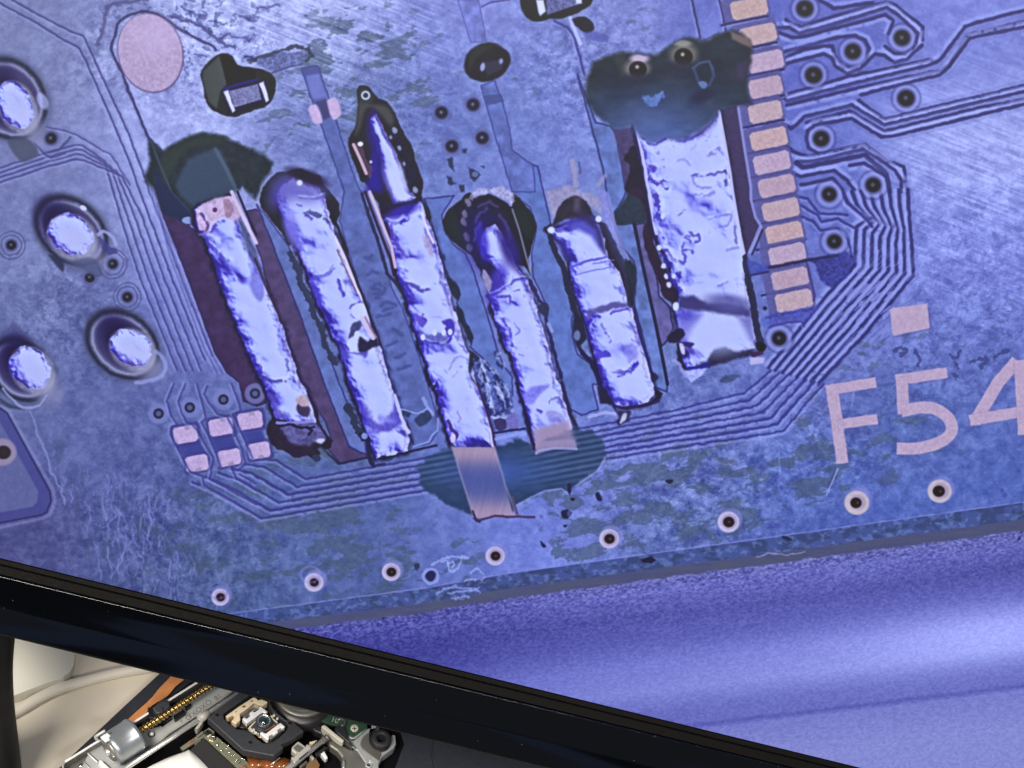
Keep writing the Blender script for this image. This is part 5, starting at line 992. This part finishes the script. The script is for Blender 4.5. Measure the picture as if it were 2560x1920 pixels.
# stamped marks on the chassis
def text(name, body, px, py, z, size, ang_px, m_, parent, ext=.02):
    c = bpy.data.curves.new(name, 'FONT'); c.body = body; c.size = size * MM; c.extrude = ext * MM; c.align_x = 'CENTER'; c.align_y = 'CENTER'
    o = bpy.data.objects.new(name, c); sc.collection.objects.link(o)
    dg = bpy.context.evaluated_depsgraph_get(); me_ = bpy.data.meshes.new_from_object(o.evaluated_get(dg)); bpy.data.objects.remove(o)
    a = P(px, py, z); b = P(px + ang_px[0], py + ang_px[1], z)
    o = bpy.data.objects.new(name, me_); me_.materials.append(m_); o.location = a; o.rotation_euler = (0, 0, math.atan2(b.y - a.y, b.x - a.x)); link(o); o.parent = parent; o.matrix_parent_inverse = parent.matrix_world.inverted()
    return o
text('stamped_mark', 'OXOXO', 497, 1775, 9.03, 2.3, (34, -25), M['ink'], dr)
text('stamped_mark', 'V', 473, 1790, 9.03, 2.3, (34, -25), M['ink'], dr); text('stamped_mark', 'V', 453, 1803, 9.03, 1.8, (34, -25), M['ink'], dr); text('stamped_mark', '81', 545, 1743, 9.03, 2.1, (34, -25), M['ink'], dr)
lathe('rivet', P(379, 1835, 9), [(0, .75), (.35, .7), (.62, .45), (.72, 0), (0, 0)], M['white'], dr)
lathe('rivet_seat', P(379, 1835.5, 9), [(.7, .02), (.95, .12), (1.05, .05), (1.05, 0)], M['dark'], dr)
prism('chassis_slot', 'A', "860,1060 1100,890 1140,905 900,1090", 9.0, 9.05, M['black'], dr, 0)
# motor with its lead screw
S0, S1 = P(343, 1833, 13.6), P(527, 1714.5, 13.6); sd = (S1 - S0).normalized()
mc = S0 - sd * .0088
body_ = lathe('motor', mc, [(0, 0), (3.4, 0), (4.55, .2), (4.82, .6), (4.85, 1.5), (4.85, 7.1), (5.0, 7.3), (5.0, 7.9), (4.7, 8.3), (3.7, 8.5), (0, 8.55)], M['motor'], dr, sd, 48)
body_.modifiers.new('edge', 'EDGE_SPLIT').split_angle = math.radians(40)
body_['label'] = 'round silver motor can at the end of the brass screw'
lathe('end_cap', mc, [(0, -.55), (3.0, -.5), (3.2, -.25), (3.3, .05)], M['dsteel'], body_, sd, 40)
lathe('bearing_boss', mc, [(0, -1.3), (.8, -1.3), (1.0, -1.1), (1.05, -.3)], M['rod'], body_, sd, 24)
def plate_on(name, pts_px, z, th, m_, parent, win='B', bev=.1):
    q_ = px_of(win, pts_px); bm_ = bmesh.new(); prism_bm(bm_, [P(x, y, z) for x, y in q_], z - th, z); return obj(name, bm_, m_, parent, False, bev)
plate_on('terminal_tab', "985,345 1130,262 1228,345 1205,392 1100,455", 18.2, .4, M['white'], body_)
plate_on('terminal_slot', "1175,275 1215,240 1292,318 1245,345", 17.9, .3, M['black'], body_)
tube('clip', [P(x, y, z) for (x, y), z in zip(spline(px_of('B', "1090,215 990,275 905,330 895,360 930,400"), False, 4), np.linspace(17.6, 15, 17))], .45, M['steel'], body_, 10)
tube('clip', [P(x, y, 14.5) for x, y in spline(px_of('B', "1110,490 1190,570 1250,680 1275,760"), False, 4)], .42, M['rod'], body_, 10)
# threaded screw
bm = bmesh.new(); Ls = (P(580, 1680, 13.2) - S0).length + .001; a_ = sd.orthogonal().normalized(); bb_ = sd.cross(a_); NS, NT = 520, 20; pitch = .00125; rings = []
for i in range(NS + 1):
    s_ = Ls * i / NS; r_ = []
    for k in range(NT):
        th = 2 * math.pi * k / NT; ph = (s_ / pitch - th / (2 * math.pi)) % 1.0
        rad = .00072 + .00033 * max(0., min(1., (1 - abs(ph - .5) * 2) * 1.8 - .35))
        r_.append(bm.verts.new(S0 + sd * s_ + rad * (math.cos(th) * a_ + math.sin(th) * bb_)))
    rings.append(r_)
for i in range(NS):
    for k in range(NT): bm.faces.new((rings[i][k], rings[i][(k + 1) % NT], rings[i + 1][(k + 1) % NT], rings[i + 1][k]))
ls = obj('lead_screw', bm, M['brass'], dr, True); ls['label'] = 'brass lead screw running from the motor'
# follower block that rides on the screw
nb = prism('follower', 'A', "690,670 900,480 1000,480 1060,590 1060,650 830,800 770,790", 8, 15.2, M['sled'], dr, .35)
prism('follower_lug', 'A', "590,650 690,670 770,790 830,805 800,900 610,900", 8, 13, M['black'], nb, .3)
tube('follower_boss', [P(*px_of('A', q_)[0], 15.25) for q_ in ("840,580 ", "880,540 ", "930,525 ", "975,545 ")], .16, M['black'], nb, 8)
prism('follower_slit', 'A', "905,660 925,655 925,735 905,745", 15.2, 15.25, M['black'], nb, 0)
prism('follower_arm', 'A', "1130,790 1310,690 1330,690 1410,770 1170,940", 9, 10.6, M['black'], nb, .2)
prism('follower_arm', 'A', "1105,755 1280,655 1330,690 1140,800", 9, 11.6, M['grey'], nb, .2)
prism('follower_arm', 'A', "1380,640 1500,560 1530,600 1420,690", 9, 11, M['black'], nb, .2)
# guide rods
R0, R1 = P(594, 1734.5, 12.4), P(317, 1919.5, 12.4); rdv = (R1 - R0)
tube('guide_rod', [R0 - rdv * .4, R1 + rdv * .25], .72, M['rod'], dr, 28)
C0, C1 = P(815, 1846, 12.2), P(714, 1925, 12.2)
tube('guide_rod', [C0, C1 + (C1 - C0) * .6], .78, M['rod'], dr, 28)
lathe('rod_end', C0, [(.8, -.1), (.95, 0), (.95, .6), (.6, .8), (0, .8)], M['dsteel'], dr, (C0 - C1), 24)
bc = P(507, 1792, 12.4); rn = rdv.normalized()
tube('bearing', [bc - rn * .0019, bc + rn * .0014], 1.25, M['grey'], dr, 24)
prism('bearing_tab', 'A', "1640,800 1720,760 1780,960 1700,1080 1640,1130 1600,1100 1700,960", 9, 12.2, M['grey'], dr, .3)
prism('bearing_foot', 'A', "1580,1110 1640,1090 1690,1140 1640,1175", 8, 9.6, M['pale'], dr, .2)
# ------------------------------------------------------------------ pickup sled
outer = px_of('N', "519,1795 608,1875.5 685,1890 709,1868 703,1860 730,1847 760,1828 732,1803 712,1796 696,1783 681,1768 674,1752 680,1735 690,1700 640,1690 596,1734 540,1776")
inner = px_of('E', "180,640 820,190 960,60 1300,150 1345,480 1420,620 1760,860 1820,960 1760,1070 1600,1235 1440,1340 1320,1392 1180,1380 1040,1280 900,1140 780,1070 680,1045 490,1022 330,900 200,775")
sl = holed('pickup', outer, inner, 12.8, 16, M['sled'], dr, .28); sl['label'] = 'dark grey pickup sled with a raised lens in its opening'
prism('sled_base', 'N', "530,1792 612,1866 680,1880 696,1862 745,1826 705,1790 690,1720 600,1740", 7, 9.4, M['black'], sl, .3)
for q_ in ((626, 1856), (543, 1788), (725, 1808)):
    lathe('sled_dimple', P(*q_, 16), [(.55, .015), (.5, .05), (.3, .02), (0, .02)], M['black'], sl, n=20)
hb = prism('holder_base', 'E', "240,690 940,215 1300,330 1420,640 1720,900 1740,1010 1340,1350 1180,1330 940,1130 660,1000 430,960 250,760", 9.4, 11, M['dark'], sl, .2)
ab = prism('actuator_block', 'E', "240,700 590,450 930,230 1010,245 1060,305 1140,280 1280,325 1300,365 1180,440 1060,420 985,375 940,385 600,640 605,700 615,795 500,910 380,830 470,730 440,670 300,745", 12.6, 15.3, M['beige'], sl, .22); ab['label'] = 'beige resin block beside the lens'
for s_ in ("645,470 700,430 760,460 700,500", "868,330 900,310 930,310 925,330 890,350", "480,600 520,580 530,600 500,615"):
    prism('block_slot', 'E', s_, 15.3, 15.34, M['dark'] if s_[0] != '6' else M['brown'], ab, 0)
prism('block_step', 'E', "300,745 440,670 490,720 380,800", 12, 14.3, M['brown'], ab, .1)
prism('damper_window', 'E', "600,645 940,385 1060,430 1090,500 960,590 900,560 830,620 860,690 760,750 690,730 620,700", 11, 12.6, M['dsteel'], ab, .1)
tube('block_rail', [P(*px_of('E', q_)[0], 15.0) for q_ in ("590,640", "945,395")], .22, M['pale'], ab, 10)
yk1 = prism('yoke', 'E', "660,765 710,738 770,770 870,690 832,632 905,572 972,605 1095,520 1068,490 1120,458 1300,600 1240,637 1180,610 1150,620 790,880 770,890", 14.4, 16.4, M['white'], sl, .18)
yk2 = prism('yoke', 'E', "1098,1130 1160,1098 1250,1142 1580,895 1620,870 1742,970 1692,1010 1628,985 1538,1060 1570,1102 1482,1162 1420,1150 1320,1212 1342,1272 1290,1305", 14.4, 16.4, M['white'], sl, .18)
prism('magnet', 'E', "1320,1215 1420,1152 1482,1165 1570,1105 1540,1062 1625,990 1690,1015 1680,1060 1400,1280 1345,1275", 11, 15.6, M['dsteel'], yk2, .15)
prism('magnet', 'E', "700,860 780,900 1180,640 1170,620", 11, 15, M['dark'], yk1, .15)
lh = prism('lens_holder', 'E', "820,985 1010,800 1000,760 1240,660 1340,680 1450,760 1560,870 1480,920 1250,1080 1130,1120 1050,1060 940,1050", 12.8, 15.2, M['ring'], sl, .2)
for s_ in ("1225,1095 1255,1055 1465,912 1510,930", "985,770 1010,735 1130,665 1150,690 1010,800"):
    prism('coil', 'E', s_, 13, 15.6, M['copper'], lh, .15)
for s_ in ("818,985 985,822 1000,840 860,1000", "840,990 940,1050 1090,1140 1070,1165 900,1080 830,1010", "1340,690 1400,720 1560,860 1540,885 1420,780"):
    prism('holder_rim', 'E', s_, 14, 15.5, M['pale'], lh, .1)
for a__ in ("1455,715", "1540,790", "1400,745", "905,1100", "1005,1150", "950,1075"):
    lathe('wire_post', P(*px_of('E', a__)[0], 15.2), [(0, .9), (.3, .8), (.42, .4), (.36, 0), (0, 0)], M['pale'], lh, n=14)
for a__, b__ in (("640,930", "1000,1130"), ("1300,520", "1420,760"), ("905,170", "945,215"), ("960,1160", "1160,1270")):
    tube('suspension_wire', [P(*px_of('E', a__)[0], 14.4), P(*px_of('E', b__)[0], 15.0)], .13, M['brass'], lh, 8)
lc = P(659.5, 1805.5, 15.4)
lr = lathe('lens_ring', lc, [(2.25, -.4), (2.28, .7), (2.1, 1.05), (1.75, 1.15), (1.5, 1.0), (1.42, .5)], M['ring'], lh, n=48)
lathe('lens', lc, [(1.46, .55), (1.25, .95), (.95, 1.22), (.55, 1.4), (.2, 1.46), (0, 1.47)], M['glass'], lh, n=48)
lathe('lens_bezel', lc, [(1.44, .9), (1.62, 1.14), (1.74, 1.16)], M['rod'], lh, n=48)
# ------------------------------------------------------------------ small board under the sled
pc = prism('circuit_board', 'C', "-160,640 430,235 545,322 525,365 1290,1000 1420,1130 1000,1130 330,440 160,530 -100,700", 8.6, 9.6, M['pcb'], dr, .1)
prism('chip', 'C', "335,325 405,270 485,330 405,385", 9.6, 10.8, M['black'], pc, .1); prism('capacitor', 'C', "385,405 445,350 475,375 420,430", 9.6, 10.2, M['pale'], pc, .1); prism('connector', 'C', "170,400 300,300 320,340 200,440", 9.6, 10.4, M['pcb'], pc, .15)
prism('contact', 'C', "0,520 110,460 130,500 20,560", 8.4, 10.0, M['copper'], pc, .1); prism('contact', 'C', "130,540 240,470 280,500 160,590", 8.4, 10.3, M['dsteel'], pc, .1)
rnd = random.Random(4)
for i, (x, y, r) in enumerate([(525, 430, .85), (620, 610, .36), (690, 712, .36), (600, 590, .3), (820, 600, .36), (850, 745, .33), (882, 800, .3), (870, 715, .26), (1020, 902, .36), (985, 925, .3), (1060, 942, .34), (1025, 985, .34), (1110, 865, .33), (1160, 892, .34), (700, 540, .3), (780, 660, .28), (940, 800, .26)]):
    lathe('solder_joint', P(*px_of('C', f"{x},{y}")[0], 9.6), [(0, r * .9), (r * .45, r * .82), (r * .8, r * .5), (r, 0)], M['tin'], pc, n=14)
lathe('test_pad', P(*px_of('C', "1160,1060")[0], 9.6), [(0, .1), (.8, .1), (.85, 0)], M['copper'], pc, n=24)
lathe('solder_ring', P(*px_of('C', "500,440")[0], 9.6), [(.85, .05), (1.05, .09), (1.15, .02)], M['brass'], pc, n=24)
fm = prism('foam_pad', 'C', "40,690 318,448 1010,1100 1040,1200 520,1200 420,1080", 9.7, 11, M['foam'], dr, .2)
# white ribbon, gently bowed
bm = bmesh.new(); L_ = spline(px_of('N', "472,1874 492,1890 520,1920 560,1965"), False, 6); K_ = spline(px_of('N', "462,1879 420,1894 366,1921 300,1960"), False, 6); rows = []
for i, (a__, b__) in enumerate(zip(L_, K_)):
    f_ = i / (len(L_) - 1); rows.append([bm.verts.new(P(a__[0] * (1 - g_) + b__[0] * g_, a__[1] * (1 - g_) + b__[1] * g_, 9.9 + 2.2 * math.sin(math.pi * min(1, f_ * .9)) - .8 * g_)) for g_ in (0, .25, .5, .75, 1)])
for i in range(len(rows) - 1):
    for k in range(4): bm.faces.new((rows[i][k], rows[i][k + 1], rows[i + 1][k + 1], rows[i + 1][k]))
rb = obj('ribbon_cable', bm, M['ribbon'], dr, True); sm_ = rb.modifiers.new('thick', 'SOLIDIFY'); sm_.thickness = .0003; rb['label'] = 'white flat ribbon'
# glossy brown film folded below the sled
bm = bmesh.new(); rows = []
A_ = spline(px_of('C', "1200,800 1500,850 1760,850 2000,860 2120,930"), False, 6); B_ = spline(px_of('C', "1260,1120 1500,1100 1700,1140 1900,1120 2060,1080"), False, 6)
for i, (a__, b__) in enumerate(zip(A_, B_)):
    rows.append([bm.verts.new(P(a__[0] * (1 - g_) + b__[0] * g_, a__[1] * (1 - g_) + b__[1] * g_, 8.6 + 2.4 * math.sin(g_ * 3.0) + .5 * math.sin(i * .9 + g_ * 5))) for g_ in np.linspace(0, 1, 8)])
for i in range(len(rows) - 1):
    for k in range(7): bm.faces.new((rows[i][k], rows[i][k + 1], rows[i + 1][k + 1], rows[i + 1][k]))
obj('flat_cable', bm, M['flexd'], dr, True)
tube('retaining_wire', [P(*px_of('C', "1690,1000")[0], 11.2), P(*px_of('C', "1885,850")[0], 11.6)], .2, M['rod'], dr, 10)
# ------------------------------------------------------------------ right side of the mechanism
prism('rod_clip', 'D', "190,850 215,835 240,850 300,775 215,720 200,680 300,580 330,580 445,670 450,630 480,625 520,650 545,690 260,945", 10, 13.4, M['grey'], dr, .3)
prism('clip_groove', 'D', "320,880 490,745 480,770 340,890", 13.4, 13.44, M['black'], dr, 0)
prism('clip_recess', 'D', "225,690 305,620 420,690 330,770 290,760", 12.6, 13.46, M['dsteel'], dr, .1)
prism('clip_finger', 'D', "210,700 295,765 285,785 205,725", 12.8, 13.9, M['pale'], dr, .12)
prism('cream_wedge', 'D', "505,590 645,552 600,600 555,632", 8, 10.5, M['beige'], dr, .1)
prism('white_tooth', 'D', "690,770 760,738 828,862 792,886 770,870", 7, 9, M['white'], dr, .15)
prism('brown_tab', 'D', "430,1060 470,960 560,860 615,860 690,985 650,1060", 7, 9.2, M['brown'], dr, .1)
prism('bracket_leg', 'D', "510,830 545,800 600,870 560,900", 7, 10, M['grey'], dr, .12); prism('bracket_leg', 'D', "330,1000 450,905 480,935 360,1037", 7, 10, M['dsteel'], dr, .12); prism('bracket_leg', 'D', "600,780 700,720 760,660 840,680 640,830", 7, 9.5, M['dark'], dr, .12)
prism('cast_bracket', 'D', "700,420 810,340 900,480 1000,590 1190,700 1350,745 1500,950 1540,1150 1075,1150 1065,840 980,740 850,650 820,520", 6, 9.4, M['dsteel'], dr, .5)
prism('cast_bracket', 'D', "520,290 700,240 720,320 830,420 800,480 700,440 600,400 545,340", 6, 9, M['dark'], dr, .4)
tube('folded_edge', [P(x, y, 9.8) for x, y in px_of('D', "1100,900 1100,1000 1105,1120")], .45, M['rod'], dr, 12)
prism('pale_bar', 'D', "715,312 760,288 800,310 1110,560 1085,590 1050,582 720,335", 10.5, 13, M['pale'], dr, .25)
tube('bright_blade', [P(x, y, 11) for x, y in px_of('D', "1120,570 1205,632 1290,692")], .25, M['rod'], dr, 10)
prism('shroud', 'D', "940,350 1000,290 1090,290 1130,340 1200,560 1260,660 1130,560 980,430", 9, 12.4, M['dark'], dr, .6)
fr = prism('mounting_frame', 'D', "1150,470 1270,560 1500,360 1640,330 1700,250 1600,300 1590,390 1545,460 1555,590 1620,690 1740,740 1880,650 1925,570 1925,470 1960,455 1995,475 2005,625 1965,690 1770,830 1705,960 1700,1150 1580,1150 1592,960 1545,925 1500,985 1380,805 1340,740 1280,690 1200,580", 6, 9.6, M['steel'], dr, .3); fr['label'] = 'silver mounting frame with a black rubber grommet'
prism('pressed_step', 'D', "1395,590 1440,500 1540,430 1552,590 1620,695 1745,760 1735,830 1690,910 1560,820 1440,720 1400,650", 9.6, 10.1, M['dsteel'], fr, .4, sm=True)
lathe('hook', P(*px_of('D', "1535,990")[0], 9.4), [(.5, .1), (.62, .5), (.9, .6), (1.05, .3), (1.05, 0)], M['steel'], fr, n=24)
gc = P(*px_of('D', "1742,545")[0], 11.5)
gm_ = lathe('grommet', gc, [(1.15, -3), (1.15, .6), (1.3, .95), (1.7, 1.1), (2.5, 1.0), (2.85, .6), (2.95, 0), (2.6, -.5), (2.6, -1.2), (2.95, -1.6), (2.95, -3)], M['rubber'], dr, n=48)
gb = prism('driver_board', 'D', "700,210 780,130 860,60 1500,250 1510,340 1270,500 1225,490 1150,445 1110,330 930,295 790,255", 9.8, 10.8, M['green'], dr, .1)
text('board_print', '10', 837, 1801, 10.83, 2.2, (30, 9), M['grey'], gb)
tube('board_edge', [P(x, y, 10.4) for x, y in px_of('D', "1150,470 1225,520 1275,525 1380,450 1490,352")], .3, M['steel'], gb, 10)
sw = lathe('screw', P(*px_of('D', "1285,356")[0], 10.8), [(1.12, 0), (1.15, .3), (1.0, .5), (.5, .62), (0, .64)], M['pale'], dr, n=32)
for an in (0, 90):
    bm = bmesh.new(); c_ = P(*px_of('D', "1285,356")[0], 11.44)
    ca, sa = math.cos(math.radians(an + 25)), math.sin(math.radians(an + 25)); q_ = []
    for x, y in ((-.62, -.11), (.62, -.11), (.62, .11), (-.62, .11)): q_.append(Vector((c_.x + (x * ca - y * sa) * MM, c_.y + (x * sa + y * ca) * MM, 0)))
    prism_bm(bm, q_, 11.2, 11.46 + an * .0002); obj('cross_slot', bm, M['black'], sw)
tube('bent_lead', [P(x, y, z) for (x, y), z in zip(spline(px_of('D', "1000,210 1060,190 1120,230 1100,290 1060,300"), False, 4), np.linspace(11, 12.6, 17))], .42, M['dsteel'], dr, 10)
# spindle hub, mostly hidden behind the bezel
hc = P(757, 1731, 13)
sp = lathe('spindle_hub', hc, [(0, 2.6), (2.2, 2.6), (2.6, 2.2), (2.7, 1.0), (6.2, .9), (6.5, .55), (7.6, .5), (7.9, .2), (8.0, -.3), (7.9, -.7), (7.4, -.9), (7.2, -4)], M['dsteel'], dr, n=64)
sp.modifiers.new('edge', 'EDGE_SPLIT').split_angle = math.radians(45)
lathe('hub_skirt', hc, [(7.6, -1.2), (8.6, -1.6), (9.6, -2.4), (9.8, -5)], M['dark'], dr, n=64)
